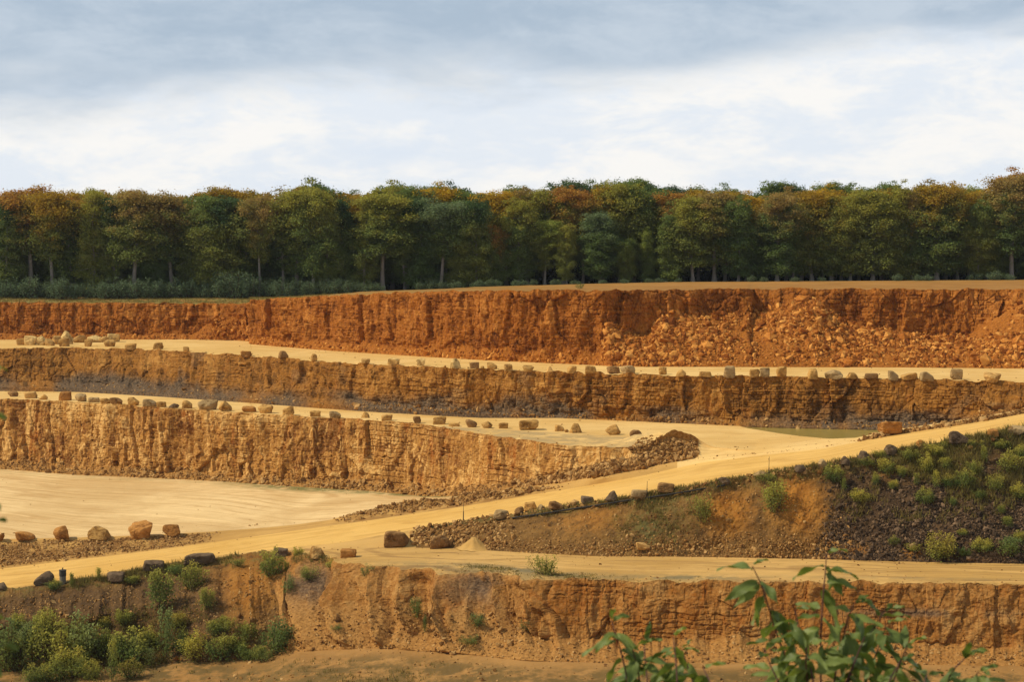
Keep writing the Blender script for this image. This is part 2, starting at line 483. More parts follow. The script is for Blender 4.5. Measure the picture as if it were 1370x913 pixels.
M['field'] = dirt_mat('field_soil', (0.31, 0.150, 0.036), (0.38, 0.190, 0.050), (0.23, 0.115, 0.03), 0.3, (0.215, 0.175, 0.050), 0.5)
M['forest_floor'] = dirt_mat('forest_floor_soil', (0.06, 0.045, 0.02), (0.08, 0.06, 0.03), (0.04, 0.035, 0.018), 0.1)
M['bank'] = bank_mat('bank_earth')
M['stone_orange'] = stone_mat('orange_stone', (0.20, 0.058, 0.009), (0.44, 0.155, 0.025), (0.68, 0.315, 0.070))
M['stone_ochre'] = stone_mat('ochre_stone', (0.16, 0.072, 0.020), (0.34, 0.175, 0.050), (0.53, 0.32, 0.12))
M['stone_dark'] = stone_mat('dark_stone', (0.036, 0.024, 0.015), (0.080, 0.050, 0.028), (0.23, 0.145, 0.08))
M['boulder'] = boulder_mat()
M['crown'] = leaf_mat('tree_leaves', None, True, 0.42)
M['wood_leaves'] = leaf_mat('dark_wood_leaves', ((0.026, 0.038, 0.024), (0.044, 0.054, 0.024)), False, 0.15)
M['scrub'] = leaf_mat('scrub_leaves', ((0.105, 0.155, 0.085), (0.165, 0.215, 0.105)), False, 0.25)
M['shrub'] = leaf_mat('shrub_leaves', None, True, 0.45)
M['grass'] = leaf_mat('grass_blades', ((0.15, 0.135, 0.035), (0.30, 0.22, 0.07)), False, 0.3)
M['bark'] = simple_mat('bark', (0.25, 0.215, 0.175), 0.9, 0.4, 2.0)
M['twig'] = simple_mat('twig', (0.075, 0.045, 0.025), 0.8, 0.3, 20)
M['stem'] = simple_mat('stem', (0.085, 0.030, 0.022), 0.6, 0.4, 40)
M['concrete'] = simple_mat('dark_concrete', (0.060, 0.055, 0.046), 0.85, 0.35, 4)
M['pale_concrete'] = simple_mat('pale_concrete', (0.20, 0.17, 0.125), 0.85, 0.35, 4)
M['pipe'] = simple_mat('black_pipe', (0.030, 0.026, 0.022), 0.8, 0.3, 3)
M['stake'] = simple_mat('stake_wood', (0.07, 0.05, 0.035), 0.8, 0.4, 10)

def fresh_leaf_mat():
    m, n, out = new_mat('foreground_leaves')
    lf = n.node('ShaderNodeSeparateXYZ'); n.put(lf.inputs[0], attr(n, 'lf', 'Vector'))
    co = n.node('ShaderNodeTexCoord').outputs['Object']
    c = n.mix(lf.outputs[0], (0.095, 0.135, 0.028), (0.195, 0.240, 0.052))
    c = n.mix(n.step(n.math('ABSOLUTE', lf.outputs[1]), 0.10, 0.0, 0, 0.55), c, (0.19, 0.27, 0.08))
    c = n.mix(n.step(n.noise(co, 45, 4, 0.6), 0.55, 0.8, 0, 0.4), c, (0.10, 0.11, 0.02))
    p = n.node('ShaderNodeBsdfPrincipled')
    n.put(p.inputs['Base Color'], c); p.inputs['Roughness'].default_value = 0.55
    p.inputs['Specular IOR Level'].default_value = 0.4
    t = n.node('ShaderNodeBsdfTranslucent'); n.put(t.inputs[0], n.mix(1.0, c, (1.5, 1.5, 0.8), 'MULTIPLY'))
    mx = n.node('ShaderNodeMixShader'); mx.inputs[0].default_value = 0.3
    n.l.new(p.outputs[0], mx.inputs[1]); n.l.new(t.outputs[0], mx.inputs[2])
    n.l.new(mx.outputs[0], out.inputs[0])
    return m
M['fresh_leaf'] = fresh_leaf_mat()

def water_mat():
    m, n, out = new_mat('pond_water')
    co = n.node('ShaderNodeTexCoord').outputs['Object']
    nz = n.noise(n.scale(co, (0.5, 1.2, 1)), 1.0, 3, 0.5)
    principled(n, out, n.mix(nz, (0.27, 0.20, 0.045), (0.34, 0.255, 0.07)), 0.22, bump(n, n.noise(co, 2.5, 3, 0.5), 0.10, 0.03), 0.12)
    return m
M['water'] = water_mat()
# ------------------------------------------------------------------ terrain: lines across the quarry (pixel x, pixel y, metres below the eye)
CX = np.concatenate([np.arange(-420, -24, 6.0), np.arange(-24, 333.5, 1.5), np.linspace(334, 336.4, 26), np.arange(337.5, 1394, 1.5), np.arange(1396, 1790, 6.0)])
NC = len(CX)

def line(pts, sig=4.0):
    p = np.array(pts, float)
    y = np.interp(CX, p[:, 0], p[:, 1]); h = np.interp(CX, p[:, 0], p[:, 2])
    # extend the end slopes outside the frame
    for arr, k in ((y, 1), (h, 2)):
        sl = (p[1, k] - p[0, k]) / (p[1, 0] - p[0, 0]) * 0.4
        arr[CX < p[0, 0]] = p[0, k] + sl * (CX[CX < p[0, 0]] - p[0, 0])
        sr = (p[-1, k] - p[-2, k]) / (p[-1, 0] - p[-2, 0]) * 0.4
        arr[CX > p[-1, 0]] = p[-1, k] + sr * (CX[CX > p[-1, 0]] - p[-1, 0])
    if sig:
        g_ = np.arange(CX[0], CX[-1] + 1.5, 1.5)
        y = np.interp(CX, g_, smooth1(np.interp(g_, CX, y), sig)); h = np.interp(CX, g_, smooth1(np.interp(g_, CX, h), sig))
    return on_level(CX, y, h)

def line_d(pts, sig=0):
    """same, with (pixel x, pixel y, distance)"""
    p = np.array(pts, float)
    y = np.interp(CX, p[:, 0], p[:, 1]); d = np.interp(CX, p[:, 0], p[:, 2])
    return at_depth(CX, y, d)

tree_line = line_d([(-420, 399, 405), (0, 398, 405), (330, 398, 405), (400, 397, 405), (500, 390, 405), (640, 384.5, 405), (780, 380, 405), (900, 377.5, 405), (1150, 376, 405), (1370, 374.5, 405), (1790, 374, 405)])
edge1 = line_d([(-420, 406, 400), (0, 404.5, 394), (250, 405.5, 391), (310, 407, 388), (334, 405, 386), (336.4, 402, 373), (380, 399, 362), (440, 396, 352), (500, 393, 340), (600, 390, 322), (700, 388.5, 309),
                (806, 388.5, 303), (860, 388.5, 306), (930, 387.5, 310), (1000, 386, 312), (1006, 386, 316), (1200, 387, 314), (1340, 387.5, 312), (1370, 387.5, 310), (1790, 388, 304)])
base1 = line_d([(-420, 452, 397), (0, 455, 388.5), (250, 454.5, 387), (318, 456, 384), (334, 457, 382), (336.4, 461, 370), (440, 469.5, 347), (550, 476.5, 327), (650, 482.5, 313), (750, 487, 304),
                (796, 489, 300.5), (815, 490, 296.5), (850, 491, 295), (1000, 491.5, 295), (1200, 492, 294.5), (1370, 493.5, 292), (1790, 495, 287)])
edge2 = line([(-150, 463, 18.8), (0, 465.5, 18.8), (100, 465.5, 18.8), (200, 467.5, 18.8), (300, 474, 18.8), (400, 481, 18.9), (500, 487.5, 18.9), (600, 492.5, 18.9), (700, 496, 18.9), (800, 499.5, 18.9),
              (900, 502.5, 18.9), (1000, 504, 18.9), (1100, 505.5, 18.9), (1200, 507, 18.9), (1300, 509.5, 18.9), (1370, 511.5, 18.9), (1520, 515, 18.9)])
base2 = line([(-150, 517, 26.3), (0, 519.5, 26.3), (100, 520.5, 26.3), (200, 526, 26.3), (300, 532.5, 26.3), (400, 540, 26.3), (500, 547, 26.3), (600, 552.5, 26.3), (700, 557.5, 26.3), (800, 562, 26.3),
              (900, 566.5, 26.3), (1000, 571, 26.3), (1080, 573.5, 26.35), (1200, 576, 26.35), (1370, 582, 26.3), (1520, 586, 26.3)])
edge3 = line([(-150, 527, 26.3), (0, 533, 26.3), (100, 537, 26.3), (200, 544, 26.3), (300, 550, 26.3), (400, 556, 26.3), (500, 562, 26.3), (560, 567, 26.3), (590, 571, 26.3), (620, 576, 26.3), (650, 581, 26.3),
              (680, 585, 26.3), (720, 591, 26.3), (750, 595.5, 26.3), (800, 598.5, 26.3), (850, 600, 26.3), (900, 596, 26.1), (940, 600, 26.6), (1000, 604, 26.5), (1100, 595, 25.1), (1200, 575, 23.4),
              (1300, 560, 21.9), (1370, 548, 20.95), (1520, 524, 19.0)])
base3 = line([(-150, 624, 38.8), (0, 628, 38.6), (100, 636, 38.4), (200, 640, 38.2), (300, 645, 37.8), (400, 652, 37.3), (500, 658, 37.0), (560, 664, 36.8), (590, 665, 36.2), (620, 664, 35.3), (650, 660, 34),
              (680, 655, 33), (720, 650, 32), (750, 646, 31.2), (800, 638, 29.8), (850, 629.5, 29), (900, 618, 28), (940, 612, 27.4), (1000, 608, 26.75), (1100, 598, 25.2), (1200, 578, 23.5), (1300, 563.5, 22.05),
              (1370, 551, 21.1), (1520, 527, 19.1)])
rim3 = line([(-150, 725, 38.6), (0, 722, 38.6), (100, 720, 38.5), (200, 716.5, 38.3), (280, 712, 38), (350, 707, 37.9), (400, 702, 37.6), (450, 695, 36.9), (500, 686, 36), (560, 676, 35), (620, 668, 33.9),
             (680, 659, 32.6), (720, 653, 31.8), (750, 650, 31.3), (800, 642, 30.1), (850, 634, 29.2), (900, 622, 28.2), (940, 616, 27.6), (1000, 610, 26.8), (1100, 599.5, 25.2), (1200, 580, 23.6), (1300, 565, 22.1),
             (1370, 552.5, 21.15), (1520, 528.5, 19.15)])
_rh = [(-150, 43.2), (0, 41.6), (100, 40.6), (200, 39.6), (280, 38.8), (350, 38.1), (400, 37.5), (450, 36.9), (500, 36.1), (560, 35.2), (620, 34.1), (680, 33), (720, 32.3), (750, 31.7), (800, 30.7), (850, 29.6),
       (900, 28.7), (940, 27.8), (1000, 26.9), (1100, 25.2), (1200, 23.7), (1300, 22.2), (1370, 21.2), (1520, 19.2)]
_rx = [p[0] for p in _rh]
def road_h(x): return np.interp(x, _rx, [p[1] for p in _rh])
_far = [(-150, 780), (0, 762), (100, 750), (200, 738), (280, 727), (350, 717), (400, 710), (450, 703), (500, 696), (560, 687), (620, 678), (680, 668), (720, 661), (750, 656.5), (800, 648), (850, 639), (900, 628),
        (940, 619), (1000, 612), (1100, 601), (1200, 582), (1300, 567), (1370, 554), (1520, 530)]
_near = [(-150, 808), (0, 789), (100, 775), (200, 758), (300, 743), (400, 732), (450, 728), (520, 716), (600, 702), (680, 690), (750, 680), (800, 673), (850, 665), (900, 655), (950, 647), (1000, 637), (1050, 630),
         (1100, 621), (1150, 612), (1200, 603), (1250, 594), (1300, 586), (1370, 571), (1520, 546)]
road_far = line([(x, y, road_h(x)) for x, y in _far], 6)
road_near = line([(x, y, road_h(x)) for x, y in _near], 6)
bank_foot = line([(-150, 809.2, 43.25), (0, 790.2, 41.65), (100, 776.2, 40.65), (200, 759.2, 39.65), (300, 744.2, 38.65), (400, 734, 37.6), (450, 733.5, 37.1), (520, 733, 36.8), (600, 734, 36.6), (700, 740, 36.3),
                  (800, 745, 36), (900, 745.5, 35.8), (1000, 747, 35.6), (1100, 749, 35.5), (1200, 752, 35.3), (1300, 754, 35.1), (1370, 755, 35), (1520, 758, 34.8)])
edge4 = line([(-150, 810.5, 43.3), (0, 791.5, 41.7), (100, 777.5, 40.7), (200, 760.5, 39.7), (300, 746, 38.7), (350, 739, 38.2), (400, 738.5, 37.7), (440, 745, 37.3), (500, 756, 37), (560, 758.5, 36.8), (620, 761, 36.6),
              (700, 768, 36.3), (760, 775, 36.1), (850, 778, 36), (950, 778, 35.7), (1050, 778.5, 35.5), (1200, 780, 35.3), (1370, 782, 35), (1520, 784, 34.8)])
base4 = line([(-150, 908, 50), (0, 900, 49.5), (100, 893, 49), (200, 890, 48.5), (300, 886, 47.5), (350, 882, 46.8), (400, 873, 45.5), (500, 868, 44.5), (600, 874, 44), (700, 885, 43.5), (760, 887, 43.3), (850, 888, 43.1),
              (1000, 889, 43), (1200, 890, 42.8), (1370, 892, 42.6), (1520, 893, 42.5)])

def fan(y, z, width=None):
    x = (CX - W0 / 2) / F0 * (width or y)
    return np.stack([x, np.full(NC, float(y)), np.broadcast_to(np.asarray(z, float), (NC,))], -1)

pit_near = fan(150, CAMZ - smooth1(np.interp(CX, [0, 400, 800], [52.5, 50, 47]), 30))
hill_foot = fan(84, CAMZ - 50.0, 170)
hill_top = fan(1.0, CAMZ - 2.1, 130)
hill_back = fan(-60, CAMZ - 1.7, 140)
forest_back = fan(1500, CAMZ - 14)
forest_mid = fan(640, CAMZ - 10)

REG = []                       # (name, first row, last row)
rows = []
def lin(a, b, n, first=False):
    t = np.linspace(0, 1, n + 1)[:, None, None]
    blk = a[None] * (1 - t) + b[None] * t
    return blk
def push(name, blk):
    r0 = len(rows) - 1 if rows else 0
    rows.extend(list(blk if not rows else blk[1:]))
    REG.append((name, r0, len(rows) - 1))

def wall(top, foot, n, tk, a, p=1.0):
    """cliff over a scree foot: tk = share of the height that is cliff (per column), a = how far it leans out there"""
    t = np.linspace(0, 1, n + 1)[:, None]
    tk = np.broadcast_to(tk, (NC,))[None]
    w_ = np.where(t < tk, a * t / tk, a + (1 - a) * np.clip((t - tk) / (1 - tk), 0, 1) ** p)
    xy = top[None, :, :2] * (1 - w_[..., None]) + foot[None, :, :2] * w_[..., None]
    z = top[None, :, 2] * (1 - t) + foot[None, :, 2] * t
    return np.concatenate([xy, z[..., None]], -1)

_sx = CX / 9.0
tk1 = 0.84 + 0.07 * fbm(_sx * 0.9, _sx * 0, oct=4, seed=5)
_pile = np.interp(CX, [800, 811, 828, 852, 866, 888, 914, 990, 1019, 1063, 1093, 1109, 1136, 1206, 1252, 1293, 1306, 1330, 1355, 1370, 1500], [470, 436, 443, 452, 450, 424, 427, 428, 421, 408, 408, 424, 441, 450, 457, 457, 448, 432, 417, 410, 412])
_cut = (_pile - 387.5) / (490.5 - 387.5)
_in = sstep(802, 812, CX)
tk1 = tk1 * (1 - _in) + (np.clip(_cut - 0.03, 0.12, 0.9) + 0.012 * fbm(_sx * 2, _sx * 0, oct=3, seed=8)) * _in
_lf = sstep(255, 300, CX) * (1 - sstep(328, 333, CX))
tk1 = tk1 * (1 - _lf) + 0.30 * _lf
a1 = 0.42 * (1 - _in) + 0.10 * _in
tk2 = np.clip(0.86 + 0.08 * fbm(_sx * 0.7, _sx * 0, oct=4, seed=15), 0.5, 0.97)
tk2 = tk2 - 0.35 * sstep(1250, 1340, CX)
tk3 = np.clip(0.89 + 0.10 * fbm(_sx * 0.8, _sx * 0, oct=4, seed=25), 0.4, 0.95)
tk3 = tk3 - 0.42 * sstep(690, 860, CX)
tk4 = 0.80 + 0.10 * fbm(_sx * 0.6, _sx * 0, oct=3, seed=35)
tk4 = tk4 - 0.33 * sstep(745, 650, CX) - 0.1 * sstep(420, 360, CX) - 0.1 * sstep(930, 990, CX) * sstep(1130, 1060, CX)
a4 = np.interp(CX, [0, 330, 420, 640, 740, 800], [0.72, 0.66, 0.45, 0.42, 0.42, 0.36])

push('back', lin(forest_back, forest_mid, 3))
push('wood', lin(forest_mid, tree_line, 12))
push('field', lin(tree_line, edge1, 26))
push('w1', wall(edge1, base1, 112, tk1, a1, 0.85))
push('b1', lin(base1, edge2, 16))
push('w2', wall(edge2, base2, 92, tk2, 0.45, 0.9))
push('b2', lin(base2, edge3, 34))
push('w3', wall(edge3, base3, 120, tk3, 0.42, 0.85))
push('f3', lin(base3, rim3, 44))
push('rim', lin(rim3, road_far, 26))
push('road', lin(road_far, road_near, 16))
push('bank', lin(road_near, bank_foot, 104))
push('b4', lin(bank_foot, edge4, 18))
push('w4', wall(edge4, base4, 124, tk4, a4, 0.9))
push('pit', lin(base4, pit_near, 44))
push('hill', np.concatenate([lin(pit_near, hill_foot, 6), lin(hill_foot, hill_top, 30)[1:], lin(hill_top, hill_back, 3)[1:]]))
V = np.array(rows)              # (rows, columns, 3)
V0 = V.copy()
NR = len(V)
RK = np.zeros((NR, NC, 4), np.float32)     # stone tone, soil / orange, clay / dark, joint / green
TK = np.zeros((NR, NC, 3), np.float32)     # along, across, patch
REGD = {n_: (a_, b_) for n_, a_, b_ in REG}
PXg = np.broadcast_to(CX, (NR, NC))

def cols_s(lp):
    d = np.linalg.norm(np.diff(lp[:, :2], axis=0), axis=1)
    return np.concatenate([[0], np.cumsum(d)])
def out_normal(lp, sig=9):
    x, y = smooth1(lp[:, 0], sig), smooth1(lp[:, 1], sig)
    tx, ty = np.gradient(x), np.gradient(y)
    l = np.hypot(tx, ty)
    return np.stack([ty / l, -tx / l], -1)     # towards the viewer

def masonry(s, z, seed, hmin, hmax, wmin, wmax):
    """natural beds broken by joints: per-block random number and distance to the joint (metres)"""
    r = np.random.default_rng(seed)
    zb = np.cumsum(r.uniform(hmin, hmax, 400)) - 60
    zz = z + 0.22 * vnoise(s * 0.06, z * 0.2, seed=seed) + 0.10 * vnoise(s * 0.5, z * 0.5, seed=seed + 1)
    k = np.clip(np.searchsorted(zb, zz.ravel()).reshape(zz.shape), 1, 399)
    dz = np.minimum(zz - zb[k - 1], zb[k] - zz)
    wd = r.uniform(wmin, wmax, 400)[k]; off = r.uniform(0, 50, 400)[k]
    u = (s + off) / wd + 0.33 * vnoise(s * 0.9, k * 3.7, seed=seed + 2)
    i = np.floor(u)
    du = np.minimum(u - i, 1 - (u - i)) * wd
    blk = _hash(i, k, np.zeros_like(i), seed + 3)
    bed = _hash(k * 1.0, k * 0.0, k * 0.0, seed + 4)
    return blk, np.minimum(dz, du), bed

def panels(s, z, ws, wz, seed):
    """broken panels of rock: random offset and tilt of the nearest cell, and closeness to the crack between two"""
    u, v = s / ws, z / wz
    iu, iv = np.floor(u), np.floor(v)
    d1 = np.full(u.shape, 9.0); d2 = d1.copy()
    off = np.zeros(u.shape); tl = off.copy(); cu_ = off.copy(); tz = off.copy(); cv_ = off.copy()
    for a in (-1, 0, 1):
        for b in (-1, 0, 1):
            ci, cj = iu + a, iv + b
            z0 = np.zeros_like(ci)
            cu = ci + 0.1 + 0.8 * _hash(ci, cj, z0, seed); cv = cj + 0.1 + 0.8 * _hash(ci, cj, z0, seed + 1)
            d = np.hypot(u - cu, v - cv)
            m_ = d < d1
            d2 = np.where(m_, d1, np.minimum(d2, d))
            d1 = np.where(m_, d, d1)
            off = np.where(m_, _hash(ci, cj, z0, seed + 2), off); tl = np.where(m_, _hash(ci, cj, z0, seed + 3), tl); tz = np.where(m_, _hash(ci, cj, z0, seed + 4), tz)
            cu_ = np.where(m_, cu, cu_); cv_ = np.where(m_, cv, cv_)
    return off - 0.5, (tl - 0.5) * (u - cu_) * ws, (tz - 0.5) * (v - cv_) * wz, d2 - d1

def rough_wall(reg, lp, tk, seed, flute, block, rough_, mas, hmix=1.0, fl_scale=0.28, top_soil=0.1, fg=1.0, damp=1.0, ragged=1.0, panel=1.0):
    r0, r1 = REGD[reg]
    n = out_normal(lp)
    s = np.broadcast_to(cols_s(lp), (r1 - r0 + 1, NC))
    z = V[r0:r1 + 1, :, 2]
    t = np.linspace(0, 1, r1 - r0 + 1)[:, None]
    tkb = np.broadcast_to(tk, (NC,))[None]
    cliff = 1 - sstep(-0.04, 0.05, t - tkb)
    env = np.minimum(0.55 + 0.45 * sstep(0, 0.06, t), 0.3 + 0.7 * (1 - sstep(0.93, 1.0, t)))
    warp = 1.2 * fbm(s * 0.12, z * 0.12, oct=3, seed=seed + 3)
    fl = fbm((s + warp) * fl_scale, z * 0.035, oct=4, seed=seed)
    rid = 1 - 2 * np.abs(fbm((s + warp) * fl_scale * 0.9 + 7, z * 0.04, oct=3, seed=seed + 9))
    blk, joint, bed = masonry(s + 0.22 * fbm(s * 0.8, z * 0.8, oct=3, seed=seed + 70), z + 0.20 * fbm(s * 0.55, z * 0.7, oct=3, seed=seed + 71), seed + 40, *mas)
    gate = hmix * (0.15 + 0.85 * sstep(-0.12, 0.30, fbm(s * 0.13 + 5, z * 0.22, oct=4, seed=seed + 72)))
    rib = np.abs(vnoise((s + 0.6 * warp) * fl_scale * 2.3, z * 0.05, seed=seed + 11)) ** 0.6
    crag = vnoise(s * 1.3 + 0.5 * warp, z * 0.55, seed=seed + 12)
    D = flute * (0.8 * fl + 0.35 * rid + 0.45 * rib + 0.22 * np.sign(crag) * np.abs(crag) ** 0.5) * cliff * fg
    ws = s + 0.5 * fbm(s * 0.5, z * 0.5, oct=3, seed=seed + 80); wz = z + 0.5 * fbm(s * 0.5 + 9, z * 0.5, oct=3, seed=seed + 81)
    o1, t1_, q1, e1 = panels(ws, wz, 3.2, 8.5, seed + 82)
    o2, t2_, q2, e2 = panels(ws, wz, 1.15, 2.0, seed + 87)
    o3, t3_, q3, e3 = panels(ws + 3, wz, 0.5, 0.45, seed + 92)
    ck = (1 - sstep(0.0, 0.05, e1)) * 0.8 + (1 - sstep(0.0, 0.10, e2)) * 0.45
    D = D + panel * cliff * fg * (1.1 * o1 + 0.9 * t1_ + 0.5 * o2 + 0.55 * t2_ + 0.25 * q2 + 0.16 * o3 - 0.25 * ck)
    D = D + cliff * gate * (block * (blk - 0.5) + 0.6 * block * (bed - 0.5))
    jm = np.clip((1 - sstep(0.0, 0.16, joint)) * cliff * gate + panel ** 1.5 * cliff * 0.7 * ck * np.ones_like(D), 0, 1)
    D = D - 0.18 * jm
    D = D + rough_ * fbm(s * 0.9, z * 0.9, oct=4, seed=seed + 21) * (0.5 + 0.5 * cliff)
    D = D + (1 - cliff) * (0.55 * fbm(s * 0.35, z * 0.5, oct=4, seed=seed + 31))
    D = D * env * damp
    V[r0:r1 + 1, :, 0] += n[None, :, 0] * D
    V[r0:r1 + 1, :, 1] += n[None, :, 1] * D
    rim_n = damp * ragged * 0.5 * fbm(s * 0.55, t * 0 + 3.3, oct=5, seed=seed + 51, gain=0.6) * (1 - sstep(0, 0.12, t))
    V[r0:r1 + 1, :, 2] += rim_n
    RK[r0:r1 + 1, :, 0] = np.clip(blk * 0.3 + bed * 0.15 + 0.30 * (o1 + 0.5) + 0.25 * (o2 + 0.5), 0, 1) * cliff + 0.5 * (1 - cliff)
    nz = fbm(s * 0.22, z * 0.35, oct=4, seed=seed + 61)
    soil = np.clip((1 - cliff) * 0.95 + sstep(0.28, 0.6, nz) * 0.6 + (1 - sstep(0.0, top_soil, t + 0.05 * nz)) * 0.85, 0, 1)
    RK[r0:r1 + 1, :, 1] = soil
    RK[r0:r1 + 1, :, 3] = jm
    return s, z, t, cliff

s1, z1, t1, c1 = rough_wall('w1', edge1, tk1, 100, 0.55, 0.26, 0.34, (0.30, 0.9, 0.5, 2.2), hmix=0.55, top_soil=0.07, panel=0.68)
s2, z2, t2, c2 = rough_wall('w2', edge2, tk2, 200, 0.40, 0.46, 0.34, (0.35, 0.85, 0.5, 1.7), hmix=0.62, top_soil=0.16, panel=0.55)
s3, z3, t3, c3 = rough_wall('w3', edge3, tk3, 300, 0.50, 0.22, 0.28, (0.35, 1.0, 0.7, 2.8), hmix=(0.42 + 0.55 * sstep(430, 560, CX))[None], fl_scale=0.34, panel=(0.72 - 0.30 * sstep(430, 560, CX))[None], top_soil=0.03, damp=(1 - 0.7 * sstep(840, 890, CX)) [None] * (1 - sstep(905, 934, CX))[None], ragged=0.6)
s4, z4, t4, c4 = rough_wall('w4', edge4, tk4, 400, 0.50, 0.26, 0.34, (0.3, 0.7, 0.5, 1.8), hmix=0.5 * sstep(380, 460, CX)[None], top_soil=0.03, fg=(0.12 + 0.88 * sstep(370, 450, CX))[None], panel=(0.62 - 0.30 * sstep(760, 900, CX))[None])

# grey-blue clay at the foot of the middle face
r0, r1 = REGD['w2']
g = sstep(0.56, 0.90, t2 + 0.22 * fbm(s2 * 0.10, z2 * 0.25, oct=4, seed=77) + 0.10 * fbm(s2 * 0.5, z2 * 0.5, oct=3, seed=78))
g *= sstep(-0.30, 0.12, fbm(s2 * 0.055, z2 * 0.06, oct=3, seed=79) + 0.15)
g2 = sstep(0.24, 0.42, fbm(s2 * 0.16, z2 * 0.22, oct=4, seed=80)) * 0.35
RK[r0:r1 + 1, :, 2] = np.clip(g * 0.95 + g2, 0, 0.92)
RK[r0:r1 + 1, :, 1] *= (1 - 0.8 * RK[r0:r1 + 1, :, 2])

# buttresses and gullies of the near face
r0, r1 = REGD['w4']
n4 = out_normal(edge4)
pxr = PXg[r0:r1 + 1]
but = np.zeros_like(s4)
for cx_, wd_, amp_ in ((470, 20, 3.2), (606, 34, 6.0), (722, 32, 5.0), (415, 16, 2.8), (545, 13, 2.4), (510, 9, 1.8), (670, 9, 1.6)):
    but += amp_ * np.exp(-((pxr - cx_ - 8 * fbm(s4 * 0.3, z4 * 0.3, oct=3, seed=91)) / wd_).__abs__() ** 1.35 * 1.3) * np.sin(np.pi * np.clip(0.18 + 0.82 * t4, 0, 1)) ** 0.7
but -= 1.4 * np.exp(-((pxr - 665) / 22) ** 2) * sstep(0, 0.25, t4) * (1 - sstep(0.7, 0.95, t4))
gul = (2.5 * fbm(s4 * 0.20, z4 * 0.10, oct=5, seed=95) - 1.6 * (1 - np.abs(fbm(s4 * 0.13 + 3, z4 * 0.06, oct=3, seed=96)) * 5).clip(0, 1)) * sstep(0.02, 0.2, t4) * (1 - sstep(0.85, 1, t4)) * sstep(790, 740, pxr)
D4 = but + gul
V[r0:r1 + 1, :, 0] += n4[None, :, 0] * D4
V[r0:r1 + 1, :, 1] += n4[None, :, 1] * D4
rough_top = sstep(1070, 1110, pxr) * (1 - sstep(0.22, 0.32, t4 + 0.05 * fbm(s4 * .3, z4 * .3, seed=3)))
RK[r0:r1 + 1, :, 1] = np.clip(RK[r0:r1 + 1, :, 1] * 0.8 + rough_top * 0.2 + sstep(760, 700, pxr) * (0.25 + 0.35 * sstep(-.1, .3, fbm(s4 * .15, z4 * .2, oct=3, seed=97))), 0, 1)
dk_ = np.exp(-(((pxr - 655) / 34) ** 2 + ((t4 - 0.18) / 0.22) ** 2)) + np.exp(-(((pxr - 435) / 24) ** 2 + ((t4 - 0.30) / 0.2) ** 2)) + 0.8 * np.exp(-(((pxr - 1230) / 110) ** 2 + ((t4 - 0.40) / 0.06) ** 2))
RK[r0:r1 + 1, :, 2] = np.clip(1.1 * dk_ * sstep(-0.35, 0.15, fbm(s4 * 0.5, z4 * 0.5, oct=4, seed=98)), 0, 0.95)

# slip of blasted stone below the upper face: a lumpy mound
r0, r1 = REGD['w1']
n1_ = out_normal(edge1)
lump = 1.2 * fbm(s1 * 0.12, z1 * 0.2, oct=4, seed=120) * (1 - c1) * _in[None] * (1 - sstep(0.92, 1.0, t1))
V[r0:r1 + 1, :, 0] += n1_[None, :, 0] * lump; V[r0:r1 + 1, :, 1] += n1_[None, :, 1] * lump

# bank below the haul road
r0, r1 = REGD['bank']
sb = np.broadcast_to(cols_s(road_near), (r1 - r0 + 1, NC)); tb = np.linspace(0, 1, r1 - r0 + 1)[:, None]
hb = np.linalg.norm(road_near - bank_foot, axis=1)[None]
env = sstep(0, 0.05, tb) * (1 - sstep(0.96, 1.0, tb)) * np.clip(hb / 8, 0, 1)
nb = out_normal(road_near)
Db = env * (0.75 * fbm(sb * 0.16, tb * hb * 0.10, oct=4, seed=130) + 0.30 * fbm(sb * 0.9, tb * hb * 0.9, oct=4, seed=131) + 1.2 * np.sin(np.pi * tb) ** 2 * 0.4)
V[r0:r1 + 1, :, 0] += nb[None, :, 0] * Db; V[r0:r1 + 1, :, 1] += nb[None, :, 1] * Db
V[r0:r1 + 1, :, 2] += np.exp(-((tb - 0.06) / 0.05) ** 2) * np.clip(hb / 8, 0, 1) * (0.35 + 0.25 * fbm(sb * 0.35, sb * 0, oct=4, seed=133))
pxr = PXg[r0:r1 + 1]
wob = fbm(sb * 0.22, tb * 3, oct=4, seed=134)
px2 = pxr + 22 * wob
patch_ = np.exp(-(((px2 - 975) / 34) ** 2 + ((tb - 0.42) / 0.34) ** 2) * 1.2) + 1.1 * np.exp(-(((px2 - 1068) / 34) ** 2 + ((tb - 0.38) / 0.36) ** 2) * 1.2) + 0.5 * np.exp(-(((px2 - 800) / 60) ** 2 + ((tb - 0.3) / 0.3) ** 2)) \
    + 0.4 * np.exp(-(((px2 - 1190) / 20) ** 2 + ((tb - 0.2) / 0.1) ** 2)) + 0.8 * np.exp(-(((px2 - 1225) / 18) ** 2 + ((tb - 0.92) / 0.06) ** 2)) + 0.7 * np.exp(-(((px2 - 1150) / 18) ** 2 + ((tb - 0.90) / 0.06) ** 2))
RK[r0:r1 + 1, :, 1] = np.clip(patch_ * 1.25, 0, 1)
RK[r0:r1 + 1, :, 2] = np.clip(sstep(1088, 1128, px2 + 14 * (tb - 0.5)) * (0.55 + 0.45 * sstep(0.10, 0.35, tb + 0.15 * wob)) * (1 - patch_) , 0, 1)
RK[r0:r1 + 1, :, 3] = np.clip(np.exp(-(((px2 - 880) / 40) ** 2 + ((tb - 0.5) / 0.6) ** 2)) * 0.8 + 0.7 * (1 - sstep(0.05, 0.22, tb + 0.1 * wob)), 0, 1)

